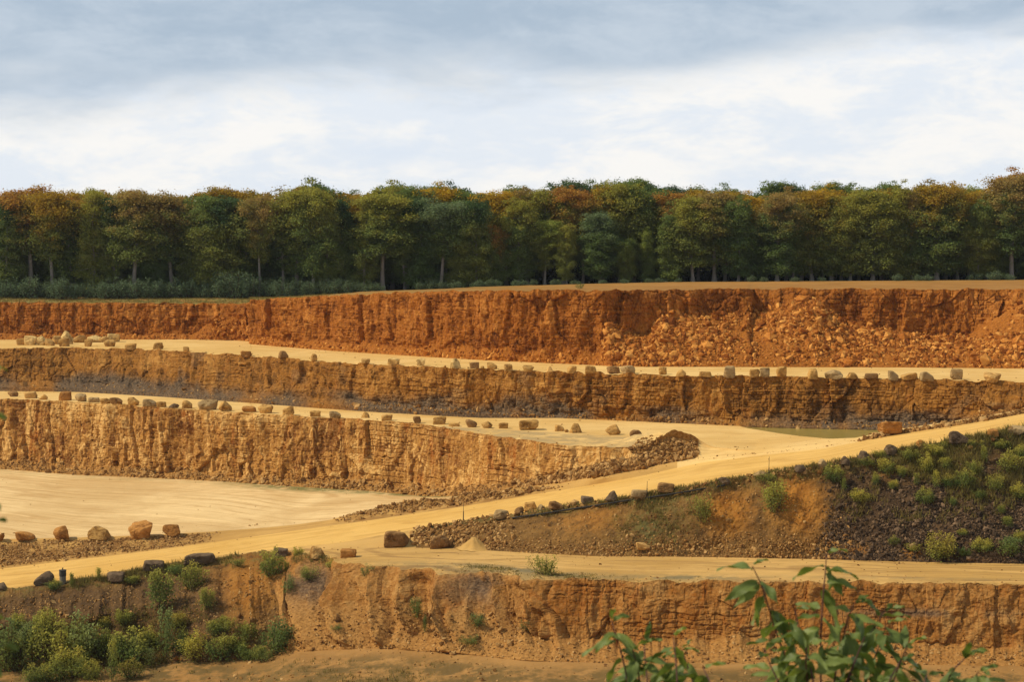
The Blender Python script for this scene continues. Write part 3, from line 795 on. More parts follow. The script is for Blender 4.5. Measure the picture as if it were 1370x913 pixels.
# near slope on the left: dark stony earth instead of quarried face
r0, r1 = REGD['w4']
pxr = PXg[r0:r1 + 1]
wob = fbm(s4 * 0.15, z4 * 0.2, oct=4, seed=140)
RKN = np.zeros((r1 - r0 + 1, NC, 4), np.float32)
RKN[..., 1] = np.clip(np.exp(-(((pxr + 25 * wob - 325) / 46) ** 2 + ((t4 - 0.25) / 0.34) ** 2)) * 0.9, 0, 1)
RKN[..., 2] = np.clip(0.70 * sstep(330, 250, pxr + 40 * wob) * sstep(0.04, 0.14, t4 + 0.06 * wob), 0, 0.8)
RKN[..., 3] = np.clip(sstep(0.55, 0.9, t4 + 0.25 * wob) * 0.6 + 0.6 * (1 - sstep(0.03, 0.13, t4 + 0.06 * wob)), 0, 1)
rl = (0.7 * fbm(s4 * 0.25, z4 * 0.3, oct=5, seed=145, gain=0.6) + 0.35 * fbm(s4 * 1.1, z4 * 1.3, oct=3, seed=146)) * sstep(400, 350, pxr) * sstep(0.03, 0.15, t4) * (1 - sstep(0.93, 1, t4))
V[r0:r1 + 1, :, 0] += n4[None, :, 0] * rl; V[r0:r1 + 1, :, 1] += n4[None, :, 1] * rl
SPLIT4 = int(np.searchsorted(CX, 372))

# floors: gentle unevenness, wheel tracks, damp patches
def floor_noise(reg, amp, seed, fr=0.10):
    r0, r1 = REGD[reg]
    blk = V[r0:r1 + 1]
    t = np.linspace(0, 1, r1 - r0 + 1)[:, None]
    env = np.minimum(sstep(0, 0.15, t), 1 - sstep(0.85, 1, t))
    V[r0:r1 + 1, :, 2] += env * amp * fbm(blk[..., 0] * fr, blk[..., 1] * fr * 1.5, oct=5, seed=seed)
for reg, amp, seed in (('field', 0.35, 150), ('b1', 0.10, 151), ('b2', 0.10, 152), ('f3', 0.12, 153), ('b4', 0.10, 154), ('pit', 0.35, 155), ('road', 0.04, 156)):
    floor_noise(reg, amp, seed, 0.25 if reg in ('pit',) else 0.12)
r0, r1 = REGD['pit']
V[r0 + 2:r1 - 1, :, 2] += 0.45 * fbm(V[r0 + 2:r1 - 1, :, 0] * 0.6, V[r0 + 2:r1 - 1, :, 1] * 0.7, oct=4, seed=157) * np.linspace(0.3, 1, r1 - r0 - 3)[:, None]
# rubble kerb between lower floor and road
r0, r1 = REGD['rim']
sr = np.broadcast_to(cols_s(rim3), (r1 - r0 + 1, NC)); tr_ = np.linspace(0, 1, r1 - r0 + 1)[:, None]
kerb = sstep(430, 480, CX) * (1 - sstep(690, 760, CX)); left_b = sstep(330, 250, CX)
right_b = sstep(1140, 1175, CX)
bumpf = np.exp(-((tr_ - 0.30) / 0.22) ** 2) * (0.75 + 0.5 * fbm(sr * 0.3, sr * 0, oct=4, seed=160))
V[r0:r1 + 1, :, 2] += bumpf * (kerb * 0.95 + right_b * 0.45)[None] + np.sin(np.pi * tr_) * 0.35 * fbm(sr * 0.5, tr_ * 4, oct=4, seed=161) * (left_b + kerb)[None]
# spoil heap at the tip of the terrace
for reg in ('b2', 'w3'):
    r0, r1 = REGD[reg]
    P_ = V[r0:r1 + 1]
    for (hx, hy, hh, wx, hgt) in ((882, 594, 26.3, 4.6, 1.15), (908, 598, 26.4, 3.6, 0.7), (858, 592, 26.3, 3.0, 0.5)):
        c_ = on_level(hx, hy, hh)
        d2 = ((P_[..., 0] - c_[0]) / wx) ** 2 + ((P_[..., 1] - c_[1]) / (wx * 0.8)) ** 2
        V[r0:r1 + 1, :, 2] += hgt * np.exp(-d2) * (1 + 0.35 * fbm(P_[..., 0] * 0.6, P_[..., 1] * 0.6, oct=3, seed=170))
# pond hollow
POND_H = 26.42
r0, r1 = REGD['b2']
gx, gy, _ = project(V[r0:r1 + 1])
shore = np.interp(gx, [950, 978, 1000, 1040, 1070, 1110, 1150, 1172, 1200, 1225], [560, 567.5, 573.5, 580, 584, 587.5, 586, 580, 574, 560])
depth = np.clip((shore - gy) / 4.0, 0, 1)
depth = depth * depth * (3 - 2 * depth)
zt = CAMZ - POND_H
V[r0:r1 + 1, :, 2] = V[r0:r1 + 1, :, 2] * (1 - depth) + (zt - 0.5) * depth
V[r0:r1 + 1, :, 2] = np.where((depth < 0.02) & (np.abs(gx - 1080) < 170), np.maximum(V[r0:r1 + 1, :, 2], zt + 0.05), V[r0:r1 + 1, :, 2])
# far end of the pond bank: rubble shoulder beside the ramp
# foreground slope roughness
r0, r1 = REGD['hill']
V[r0 + 8:r1 - 3, :, 2] += 0.15 * fbm(V[r0 + 8:r1 - 3, :, 0] * 0.5, V[r0 + 8:r1 - 3, :, 1] * 0.5, oct=4, seed=180)

# coordinates for wheel tracks: along and across each floor
def tracks(reg, a, b):
    r0, r1 = REGD[reg]
    s = np.broadcast_to(cols_s(a), (r1 - r0 + 1, NC)); t = np.linspace(0, 1, r1 - r0 + 1)[:, None]
    wdt = np.linalg.norm(a - b, axis=1)[None]
    TK[r0:r1 + 1, :, 0] = s; TK[r0:r1 + 1, :, 1] = t * wdt
    return s, t
TK[REGD['w3'][0] + 1:REGD['w3'][1], :, :2] = V[REGD['w3'][0] + 1:REGD['w3'][1], :, :2]
for reg, a, b in (('field', edge1, tree_line), ('b1', edge2, base1), ('b2', base2, edge3), ('f3', rim3, base3), ('rim', road_far, rim3), ('road', road_far, road_near), ('b4', edge4, bank_foot), ('pit', base4, pit_near)):
    tracks(reg, a, b)
PXr, PYr, _ = project(V0)
def patch(reg, f):
    r0, r1 = REGD[reg]
    sl = slice(r0, r1 + 1)
    TK[sl, :, 2] = np.maximum(TK[sl, :, 2], f(PXg[sl], PYr[sl], np.linspace(0, 1, r1 - r0 + 1)[:, None]))
patch('field', lambda x, y, t: np.clip(sstep(430, 330, x) * 0.95 + sstep(900, 500, x) * 0.35 + sstep(0.25, 0.05, t) * 0.3, 0, 1))
patch('f3', lambda x, y, t: np.clip(sstep(0.20, 0.06, t) * sstep(250, 420, x) * sstep(640, 600, x) + 0.25 * sstep(0.12, 0.03, t), 0, 1))
patch('b4', lambda x, y, t: np.clip(np.exp(-(((x - 690) / 150) ** 2 + ((t - 0.86) / 0.16) ** 2)) + 0.9 * np.exp(-(((x - 930) / 80) ** 2 + ((t - 0.86) / 0.10) ** 2)) + 0.5 * np.exp(-(((x - 1230) / 200) ** 2 + ((t - 0.8) / 0.06) ** 2)), 0, 1))
patch('pit', lambda x, y, t: np.clip(sstep(0.0, 0.10, t) * 0.95 + sstep(340, 260, x) * 1.0, 0, 1))
patch('b2', lambda x, y, t: sstep(520, 600, x) * (1 - sstep(850, 880, x)) * sstep(-1.5, 3.0, y - np.interp(x, [540, 700, 860], [567, 576, 586])))
patch('rim', lambda x, y, t: np.clip(sstep(310, 240, x) * sstep(0.02, 0.2, t) * (1 - sstep(0.85, 1.0, t)) + 0.8 * sstep(440, 480, x) * (1 - sstep(690, 760, x)), 0, 1))

def grid_piece(name, reg_rows, mat, c0=0, c1=None, rk=None, smooth=True, label=None):
    r0, r1 = reg_rows
    c1 = NC if c1 is None else c1
    P_ = V[r0:r1 + 1, c0:c1]
    nr, nc = P_.shape[:2]
    idx = np.arange(nr * nc).reshape(nr, nc)
    q = np.stack([idx[:-1, :-1], idx[1:, :-1], idx[1:, 1:], idx[:-1, 1:]], -1).reshape(-1, 4)
    at = {'rk': (RK[r0:r1 + 1, c0:c1] if rk is None else rk[:, c0:c1]).reshape(-1, 4), 'tk': TK[r0:r1 + 1, c0:c1].reshape(-1, 3)}
    o = mesh_obj(name, P_.reshape(-1, 3), q, mat, smooth=smooth, attrs=at)
    tag(o, kind='structure')
    return o

grid_piece('ground', (REGD['back'][0], REGD['wood'][1]), M['forest_floor'])
grid_piece('field', REGD['field'], M['field'])
grid_piece('rock_face', REGD['w1'], M['face_upper'], smooth=False)
grid_piece('terrace', REGD['b1'], M['terrace'])
grid_piece('rock_face', REGD['w2'], M['face_middle'], smooth=False)
grid_piece('terrace', REGD['b2'], M['terrace'])
SPLIT3 = int(np.searchsorted(CX, 934))
grid_piece('rock_face', REGD['w3'], M['face_lower'], c1=SPLIT3 + 1, smooth=False)
grid_piece('terrace', REGD['w3'], M['terrace'], c0=SPLIT3)
SPLITF = int(np.searchsorted(CX, 640)); SPLITF2 = int(np.searchsorted(CX, 905))
grid_piece('quarry_floor', REGD['f3'], M['floor'], c1=SPLITF + 1)
grid_piece('road_verge', REGD['f3'], M['verge'], c0=SPLITF, c1=SPLITF2 + 1)
grid_piece('terrace', REGD['f3'], M['terrace'], c0=SPLITF2)
_rrk = np.zeros((REGD['rim'][1] - REGD['rim'][0] + 1, NC, 4), np.float32)
SPLITR = int(np.searchsorted(CX, 905)); SPLITR2 = int(np.searchsorted(CX, 1150))
grid_piece('road_verge', REGD['rim'], M['verge'], c1=SPLITR + 1)
grid_piece('terrace', REGD['rim'], M['terrace'], c0=SPLITR, c1=SPLITR2 + 1)
grid_piece('road_verge', REGD['rim'], M['verge'], c0=SPLITR2)
grid_piece('road', REGD['road'], M['road'])
SPLITB = int(np.searchsorted(CX, 556))
grid_piece('earth_bank', REGD['bank'], M['bank'], c0=SPLITB, smooth=False)
grid_piece('road_verge', REGD['bank'], M['bench'], c1=SPLITB + 1)
grid_piece('track', REGD['b4'], M['bench'])
grid_piece('rock_face', REGD['w4'], M['face_near'], c0=SPLIT4, smooth=False)
grid_piece('earth_bank', REGD['w4'], M['bank'], c1=SPLIT4 + 1, rk=RKN, smooth=False)
grid_piece('pit_floor', REGD['pit'], M['pit'])
grid_piece('hillside', REGD['hill'], M['bank'])

# pond
pw = [on_level(x, y, POND_H) for x, y in ((940, 556), (1250, 562), (1240, 590), (1150, 596), (1060, 594), (985, 586))]
mesh_obj('water', np.array(pw), np.array([[0, 5, 4, 3, 2, 1]]), M['water'])['kind'] = 'structure'

def pick(px, py, *regs):
    """terrain point in the given regions seen at a pixel"""
    best = None
    for reg in regs:
        r0, r1 = REGD[reg]
        c = int(np.clip(np.searchsorted(CX, px), 3, NC - 4))
        blk = V[r0:r1 + 1, c - 3:c + 4].reshape(-1, 3)
        x, y, d = project(blk)
        k = np.argmin((x - px) ** 2 + (y - py) ** 2)
        e = (x[k] - px) ** 2 + (y[k] - py) ** 2
        if best is None or e < best[0]: best = (e, blk[k], d[k])
    return best[1].copy(), best[2]
# ------------------------------------------------------------------ boulders
import bmesh
def ico(sub):
    bm = bmesh.new(); bmesh.ops.create_icosphere(bm, subdivisions=sub, radius=1.0)
    v = np.array([x.co[:] for x in bm.verts]); f = np.array([[q.index for q in p.verts] for p in bm.faces]); bm.free()
    return v, f
ICO = {k: ico(k) for k in (1, 2, 3, 4)}

def chopped(sub, planes, seed, rough=0.03):
    """solid cut from a rough stone by planes (normal, distance)"""
    v, f = ICO[sub]
    n = np.array([p[0] for p in planes], float); n /= np.linalg.norm(n, axis=1)[:, None]
    d = np.array([p[1] for p in planes], float)
    dt = v @ n.T
    q = np.where(dt > 1e-3, np.maximum(dt, 1e-3) / d[None], 0)
    pw = 13.0 if rough > 0 else 60.0
    r = 1.0 / ((q ** pw).sum(1) ** (1 / pw) + 1e-9)
    r = np.minimum(r, 1.5)
    r = r * (1 + rough * fbm(v[:, 0] * 2.1 + seed, v[:, 1] * 2.1, v[:, 2] * 2.1, oct=4, seed=seed % 999) + 0.5 * rough * fbm(v[:, 0] * 7, v[:, 1] * 7 + seed, v[:, 2] * 7, oct=2, seed=seed % 777))
    return v * r[:, None], f

def boulder_shape(shape, seed):
    r = np.random.default_rng(seed)
    j = lambda s=0.12: r.normal(0, s, 3)
    P = []
    ax = [(1, 0, 0), (-1, 0, 0), (0, 1, 0), (0, -1, 0), (0, 0, 1), (0, 0, -1)]
    if shape in ('block', 'slab', 'upright'):
        for a in ax: P.append((np.array(a) + j(0.10), 0.80 * r.uniform(0.92, 1.05)))
        for _ in range(7):
            b = r.normal(0, 1, 3); P.append((b, r.uniform(0.93, 1.08)))
    elif shape == 'pointed':
        for k in range(5):
            th = k * 1.257 + r.uniform(-.25, .25); P.append(((math.cos(th), math.sin(th), r.uniform(0.15, 0.65)), r.uniform(0.60, 0.92)))
        P.append(((0, 0, -1), 0.7)); P.append(((r.normal(0, .35), -.2, 1), 0.95))
        for _ in range(5): P.append((r.normal(0, 1, 3), 1.0))
    elif shape in ('wedge', 'wedge_right'):
        sg = 1 if shape == 'wedge' else -1
        P.append(((sg * 0.75, -0.15, 0.9), 0.55))
        for a in ax: P.append((np.array(a) + j(0.1), 0.85))
        for _ in range(5): P.append((r.normal(0, 1, 3), r.uniform(0.9, 1.05)))
    elif shape == 'bowl':
        P.append(((r.normal(0, .2), -.9, 0.5), 0.8))
        for k in range(7):
            th = k * 0.9 + r.uniform(-.2, .2); P.append(((math.cos(th), math.sin(th), -r.uniform(0.1, 0.5)), r.uniform(0.70, 0.85)))
        P.append(((r.normal(0, .15), -.25, 1), 0.66)); P.append(((0, 0, -1), 0.62))
        for _ in range(4): P.append((r.normal(0, 1, 3), 1.0))
    else:
        for _ in range(15): P.append((r.normal(0, 1, 3), r.uniform(0.72, 0.98)))
        P.append(((0, 0, -1), 0.75))
    return P

TAN = (0.50, 0.285, 0.085); PALE = (0.76, 0.52, 0.20); ORANGE = (0.46, 0.215, 0.055); GREY = (0.42, 0.285, 0.130); BROWN = (0.30, 0.165, 0.060); DARK = (0.155, 0.105, 0.062); SAND = (0.58, 0.345, 0.115)
CNAME = {TAN: 'tan', PALE: 'pale cream', ORANGE: 'orange', GREY: 'grey', BROWN: 'brown', DARK: 'dark grey', SAND: 'sandy'}
SNAME = {'block': 'squared', 'slab': 'flat slab-shaped', 'upright': 'tall upright', 'pointed': 'pointed', 'wedge': 'wedge-shaped', 'wedge_right': 'wedge-shaped', 'bowl': 'bowl-shaped', 'round': 'rounded'}

def boulder(px, py, w_, h_, shape, col, regs, label, group, seed, rz=None, deep=0.9, sub=None):
    P, d = pick(px, py, *regs)
    sub = sub or (4 if w_ > 16 else 3)
    pl = boulder_shape(shape, seed)
    v, f = chopped(sub, pl, seed, 0.11)
    mpx = d / F0
    ex = v.max(0) - v.min(0)
    sx = w_ * mpx / ex[0]; sz = h_ * mpx * 1.12 / ex[2]
    sy = (0.55 * sx + 0.45 * sz) * deep * ex[0] / ex[1] * 0.9
    v = v * np.array([sx, sy, sz])
    v[:, 2] -= v[:, 2].min() + np.random.default_rng(seed + 5).uniform(0.08, 0.22) * h_ * mpx
    o = mesh_obj('boulder', v, f, M['boulder'], smooth=False)
    o.location = P
    o.color = (*(np.array(col) * np.random.default_rng(seed).uniform(0.88, 1.12)), 1)
    tag(o, label, 'boulder', group)
    return o

UP = [  # upper terrace rim
 (29, 461, 11, 7, 'block', TAN), (41, 461, 14, 10, 'block', PALE), (56, 461.5, 13, 10, 'round', PALE), (66, 462, 12, 8, 'round', SAND), (77, 460, 13, 9, 'round', SAND), (89, 460, 16, 14, 'pointed', PALE),
 (86, 463, 11, 9, 'block', TAN), (105, 458, 14, 8, 'wedge_right', SAND), (124, 457.5, 17, 8, 'round', PALE), (138, 457.5, 13, 7, 'round', SAND), (151, 457, 15, 9, 'block', PALE), (119, 463, 9, 8, 'block', TAN),
 (147, 463.5, 13, 8, 'bowl', TAN), (175, 467, 15, 8, 'slab', TAN), (211, 468, 14, 9, 'block', TAN), (249, 470, 8, 6, 'block', TAN), (330, 477.5, 16, 8, 'block', ORANGE), (378, 481.5, 14, 9, 'pointed', BROWN),
 (420, 483, 10, 9, 'round', TAN), (490, 487, 12, 7, 'slab', SAND), (526, 488, 16, 10, 'block', PALE), (563, 490, 13, 10, 'block', PALE), (609, 492.5, 15, 13, 'pointed', PALE), (634, 493.5, 13, 9, 'block', BROWN),
 (646, 493, 5, 4, 'round', TAN), (658, 494.5, 14, 9, 'wedge', TAN), (680, 495.5, 12, 9, 'block', SAND), (707, 496, 16, 8, 'bowl', TAN), (735, 496.5, 9, 7, 'pointed', SAND), (765, 498.5, 13, 10, 'round', TAN),
 (790, 499, 16, 10, 'block', TAN), (820, 499.5, 18, 9, 'slab', BROWN), (841, 500.5, 20, 11, 'round', GREY), (886, 501.5, 11, 10, 'upright', TAN), (912, 502.5, 14, 9, 'round', TAN), (943, 503, 17, 7, 'slab', TAN),
 (976, 503.5, 16, 15, 'upright', GREY), (1010, 504.5, 14, 11, 'block', TAN), (1023, 504.5, 14, 12, 'block', GREY), (1045, 504.5, 15, 13, 'block', TAN), (1087, 505.5, 14, 13, 'upright', TAN), (1117, 506, 24, 12, 'round', GREY),
 (1140, 506.5, 18, 8, 'pointed', TAN), (1166, 507, 19, 7, 'slab', BROWN), (1195, 507.5, 14, 12, 'wedge', GREY), (1216, 507.5, 23, 9, 'wedge_right', TAN), (1240, 508, 18, 12, 'wedge', GREY), (1280, 508, 17, 15, 'upright', GREY),
 (1328, 511, 24, 13, 'bowl', SAND)]
MID = [  # middle terrace rim
 (18, 531, 15, 8, 'round', BROWN), (41, 533, 18, 10, 'block', SAND), (59, 535, 14, 8, 'round', TAN), (87, 536, 17, 13, 'block', ORANGE), (109, 537.5, 16, 11, 'round', GREY), (126, 538.5, 15, 7, 'slab', GREY), (142, 540, 14, 8, 'round', TAN),
 (156, 541, 17, 9, 'wedge', BROWN), (179, 542.5, 15, 11, 'wedge', TAN), (199, 544, 20, 11, 'wedge', GREY), (216, 545, 13, 8, 'block', TAN), (233, 546, 15, 7, 'round', DARK), (250, 547, 15, 12, 'wedge', TAN), (278, 548.5, 27, 14, 'bowl', GREY),
 (303, 550, 18, 13, 'round', TAN), (333, 551.5, 19, 8, 'slab', ORANGE), (355, 553, 20, 12, 'bowl', TAN), (386, 555.5, 16, 12, 'wedge_right', TAN), (421, 558, 15, 8, 'block', TAN), (448, 559.5, 16, 10, 'wedge', GREY), (489, 561.5, 13, 12, 'pointed', TAN),
 (518, 563.5, 15, 8, 'block', TAN), (558, 566.5, 11, 9, 'upright', BROWN), (588, 568, 18, 11, 'block', TAN), (608, 571, 15, 5, 'slab', TAN), (632, 572, 16, 11, 'round', BROWN), (653, 572.5, 15, 9, 'round', TAN), (674, 573, 13, 8, 'block', TAN),
 (707, 575, 27, 13, 'block', TAN), (748, 577, 13, 8, 'wedge', TAN), (757, 578.5, 6, 4, 'round', TAN), (769, 579, 18, 14, 'pointed', TAN), (822, 582, 21, 15, 'round', TAN), (850, 585, 18, 10, 'round', BROWN)]
LOW = [(2, 724, 10, 10, 'round', ORANGE), (33, 723, 26, 11, 'wedge', ORANGE), (83, 721.5, 22, 18, 'round', ORANGE), (132, 721, 32, 17, 'round', TAN), (188, 720.5, 32, 24, 'bowl', ORANGE), (231, 717, 24, 15, 'round', ORANGE)]
SIZE = lambda w_, a: 'small ' if w_ <= a[0] else ('big ' if w_ >= a[1] else '')
UP[:13] = [(a, b + 0.5, c * 1.22, d * 1.25, e, f) for a, b, c, d, e, f in UP[:13]]
def row(data, regs, place, group, seed, sz, special=None):
    order = sorted(range(len(data)), key=lambda i: data[i][0])
    n = len(data)
    for rank, i in enumerate(order, 1):
        px, py, w_, h_, sh, c = data[i]
        lab = f"{SIZE(w_, sz)}{CNAME[c]} {SNAME[sh]} boulder, {ordinal(rank)} from the left {place}"
        if rank == n: lab = f"{SIZE(w_, sz)}{CNAME[c]} {SNAME[sh]} boulder, rightmost {place}"
        if rank == 1: lab = f"{SIZE(w_, sz)}{CNAME[c]} {SNAME[sh]} boulder, leftmost {place}"
        if special and i in special: lab = special[i]
        boulder(px, py, w_, h_, sh, c, regs, lab, group, seed + i)
row(UP, ('b1',), 'along the upper terrace rim', 'boulders along the upper terrace rim', 1000, (9, 20),
    {5: 'pale cream pointed boulder, tallest of the pile at the upper terrace end', 36: 'tall grey upright boulder on the upper terrace rim before the rockslide', 24: 'smallest tan stone on the upper terrace rim'})
row(MID, ('b2',), 'along the middle terrace rim', 'boulders along the middle terrace rim', 2000, (11, 20),
    {13: 'big grey bowl-shaped boulder, widest on the left half of the middle terrace rim', 28: 'long tan brick-shaped boulder, widest on the right half of the middle terrace', 30: 'smallest tan stone on the middle terrace, between two bigger boulders'})
row(LOW, ('rim', 'f3'), 'on the lower floor rim', 'boulders along the lower quarry floor', 3000, (12, 30),
    {4: 'big orange boulder with overhanging top, tallest on the lower floor rim'})

SING = [
 (6, 797, 17, 10, 'round', DARK, ('bank', 'road'), 'dark grey boulder at the road edge, cut by the left picture border'),
 (65, 791, 27, 17, 'round', DARK, ('bank', 'road'), 'dark rounded boulder overgrown with weeds beside the drum-shaped post'),
 (156, 777, 25, 12, 'block', DARK, ('bank', 'road', 'w4', 'b4'), 'low dark grey boulder at the road edge, right of the drum-shaped post'),
 (206, 763, 29, 13, 'block', DARK, ('bank', 'road', 'w4', 'b4'), 'flat-topped dark boulder at the road edge above the birch shrub'),
 (268, 755, 40, 13, 'slab', DARK, ('bank', 'road', 'w4', 'b4'), 'long dark slab lying at the road edge beside the orange earth heap'),
 (376, 746, 19, 12, 'block', DARK, ('bank', 'b4', 'road', 'w4'), 'dark grey squared boulder behind the shrub where track leaves road'),
 (425, 747, 22, 15, 'pointed', SAND, ('b4', 'w4'), 'pale sandy boulder half hidden in grass at the near track rim'),
 (467, 746, 22, 12, 'block', ORANGE, ('b4',), 'brown-orange squared boulder alone on the near track rim'),
 (530, 730, 34, 19, 'block', BROWN, ('b4', 'bank'), 'large dark brown boulder where the lower track forks from the road'),
 (588, 733, 30, 17, 'round', BROWN, ('b4', 'bank'), 'brown lumpy boulder beside the little sand heap'),
 (671, 693, 22, 11, 'round', GREY, ('bank', 'road'), 'grey boulder with grass on it, lowest of the ramp edge row'),
 (694, 688, 13, 10, 'round', BROWN, ('bank', 'road'), 'small brown boulder, second in the ramp edge row from its low end'),
 (709, 683, 18, 11, 'block', TAN, ('bank', 'road'), 'tan squared boulder, third in the ramp edge row from its low end'),
 (725, 683, 12, 8, 'round', GREY, ('bank', 'road'), 'small grey boulder, fourth in the ramp edge row from its low end'),
 (744, 681, 20, 10, 'wedge', BROWN, ('bank', 'road'), 'brown wedge-shaped boulder, fifth in the ramp edge row from its low end'),
 (786, 674, 18, 10, 'block', DARK, ('bank', 'road'), 'dark squared boulder, sixth in the ramp edge row from its low end'),
 (819, 669, 19, 13, 'pointed', DARK, ('bank', 'road'), 'dark pointed boulder, seventh in the ramp edge row from its low end'),
 (855, 665, 22, 11, 'block', GREY, ('bank', 'road'), 'grey squared boulder behind the pipe, eighth in the ramp edge row'),
 (891, 658, 23, 12, 'block', BROWN, ('bank', 'road'), 'brown block with flat top, ninth in the ramp edge row'),
 (970, 648, 18, 9, 'round', DARK, ('bank', 'road'), 'low dark boulder at the upper end of the pipe'),
 (1018, 638, 20, 9, 'round', GREY, ('bank', 'road'), 'grey boulder above the tall bush between two orange earth patches'),
 (1070, 632, 16, 10, 'round', DARK, ('bank', 'road'), 'dark rounded boulder above the right-hand orange earth patch'),
 (1100, 625, 13, 10, 'round', GREY, ('bank', 'road'), 'small grey-purple rounded boulder where the dark stony tip begins'),
 (1131, 622, 13, 12, 'round', DARK, ('bank', 'road'), 'small dark rounded boulder above the dark tip, left of a domed one'),
 (1156, 615, 18, 13, 'pointed', DARK, ('bank', 'road'), 'dark domed boulder at the ramp edge above the light green bush'),
 (1193, 608, 18, 13, 'round', DARK, ('bank', 'road'), 'dark rounded boulder at the ramp edge, below the pond boulder'),
 (1232, 596, 13, 8, 'round', ORANGE, ('bank', 'road'), 'small orange-brown stone at the ramp edge left of the purple boulder'),
 (1282, 594, 26, 17, 'wedge', DARK, ('bank', 'road'), 'biggest dark purple-grey boulder high at the ramp edge'),
 (1329, 584, 16, 10, 'block', ORANGE, ('bank', 'road'), 'orange-brown squared boulder at the ramp edge near the right border'),
 (1357, 581, 27, 12, 'round', GREY, ('bank', 'road'), 'grey grassy boulder at the ramp edge against the right border'),
 (1191, 575.5, 32, 15, 'block', ORANGE, ('rim', 'road'), 'large orange brick-shaped boulder between the pond and the ramp'),
 (861, 736, 20, 9, 'wedge', SAND, ('b4', 'bank'), 'flat pale stone at the bank foot beside the lower track'),
 (1222, 735, 13, 9, 'round', GREY, ('bank',), 'rounded grey stone low on the dark stony tip left of a bush'),
 (1098, 574, 1, 1, 'round', TAN, ('b2',), ''),
 (1094, 585, 7, 4, 'round', BROWN, ('b2',), 'small brown stone on the pond shore'),
]
for i, a_ in enumerate(SING):
    if a_[2] < 2: continue
    px, py, w_, h_, sh, c, regs, lab = a_
    g_ = 'boulders along the haul road edge' if 'ramp edge' in lab or 'road edge' in lab else None
    boulder(px, py, w_, h_, sh, c, regs, lab, g_, 4000 + i)

# ------------------------------------------------------------------ loose stone: heaps nobody could count
def rock_prototypes(n, sub, seed):
    out = []
    for i in range(n):
        r = np.random.default_rng(seed + i)
        pl = [(r.normal(0, 1, 3), r.uniform(0.55, 0.95)) for _ in range(8)]
        out.append(chopped(sub, pl, seed + i, 0.0))
    return out
PROT = rock_prototypes(10, 1, 7000)

def rot_mats(n, r):
    q = r.normal(0, 1, (n, 4)); q /= np.linalg.norm(q, axis=1)[:, None]
    w_, x, y, z = q.T
    return np.stack([np.stack([1 - 2 * (y * y + z * z), 2 * (x * y - w_ * z), 2 * (x * z + w_ * y)], -1),
                     np.stack([2 * (x * y + w_ * z), 1 - 2 * (x * x + z * z), 2 * (y * z - w_ * x)], -1),
                     np.stack([2 * (x * z - w_ * y), 2 * (y * z + w_ * x), 1 - 2 * (x * x + y * y)], -1)], -2)

def rocks_at(P, size, seed, flat=(0.55, 1.0)):
    r = np.random.default_rng(seed)
    n = len(P)
    kind = r.integers(0, len(PROT), n)
    Rm = rot_mats(n, r)
    sc = np.stack([r.uniform(0.8, 1.3, n), r.uniform(0.6, 1.0, n), r.uniform(*flat, n)], -1) * size[:, None]
    vs, fs, tone = [], [], []
    off = 0
    for k in range(len(PROT)):
        m_ = np.where(kind == k)[0]
        if not len(m_): continue
        v, f = PROT[k]
        q = v[None] * sc[m_][:, None]
        q = np.einsum('nij,nvj->nvi', Rm[m_], q) + P[m_][:, None]
        vs.append(q.reshape(-1, 3))
        fs.append((f[None] + (np.arange(len(m_)) * len(v))[:, None, None] + off).reshape(-1, 3))
        tone.append(np.repeat(np.clip(r.normal(0.5, 0.27, len(m_)), 0, 1), len(v)))
        off += len(m_) * len(v)
    return np.concatenate(vs), np.concatenate(fs), np.concatenate(tone)

def scatter_pts(reg, n, seed, accept, lift=0.0):
    """random points on a terrain region; accept(px, t) gives the chance of each"""
    r = np.random.default_rng(seed)
    r0, r1 = REGD[reg]
    pts, pxs, ts = [], [], []
    tot = 0
    for _ in range(60):
        c = r.uniform(np.searchsorted(CX, -90), np.searchsorted(CX, 1500), 4 * n); t = r.uniform(0, 1, 4 * n)
        ci = np.floor(c).astype(int); cf = c - ci
        px = CX[ci] * (1 - cf) + CX[ci + 1] * cf
        keep = r.uniform(0, 1, 4 * n) < accept(px, t)
        c, ci, cf, t, px = c[keep], ci[keep], cf[keep], t[keep], px[keep]
        rr = r0 + t * (r1 - r0); ri = np.minimum(np.floor(rr).astype(int), r1 - 1); rf = (rr - ri)[:, None]
        cf = cf[:, None]
        p = (V[ri, ci] * (1 - cf) + V[ri, ci + 1] * cf) * (1 - rf) + (V[ri + 1, ci] * (1 - cf) + V[ri + 1, ci + 1] * cf) * rf
        pts.append(p); pxs.append(px); ts.append(t); tot += len(p)
        if tot >= n: break
    P = np.concatenate(pts)[:n]
    P[:, 2] += lift
    return P, np.concatenate(pxs)[:n], np.concatenate(ts)[:n]

def heap(name, mat, parts, label, seed):
    vs, fs, tn = [], [], []; off = 0
    for i, (P, size, flat) in enumerate(parts):
        v, f, t = rocks_at(P, size, seed + i, flat)
        vs.append(v); fs.append(f + off); tn.append(t); off += len(v)
    o = mesh_obj(name, np.concatenate(vs), np.concatenate(fs), mat, smooth=False, attrs={'tone': np.concatenate(tn)})
    tag(o, label, 'rubble', kind='stuff')
    return o

def lsize(n, seed, med, sg, lo, hi):
    return np.clip(np.exp(np.random.default_rng(seed).normal(math.log(med), sg, n)), lo, hi)

def tkf(tk): return lambda px: np.interp(px, CX, tk)
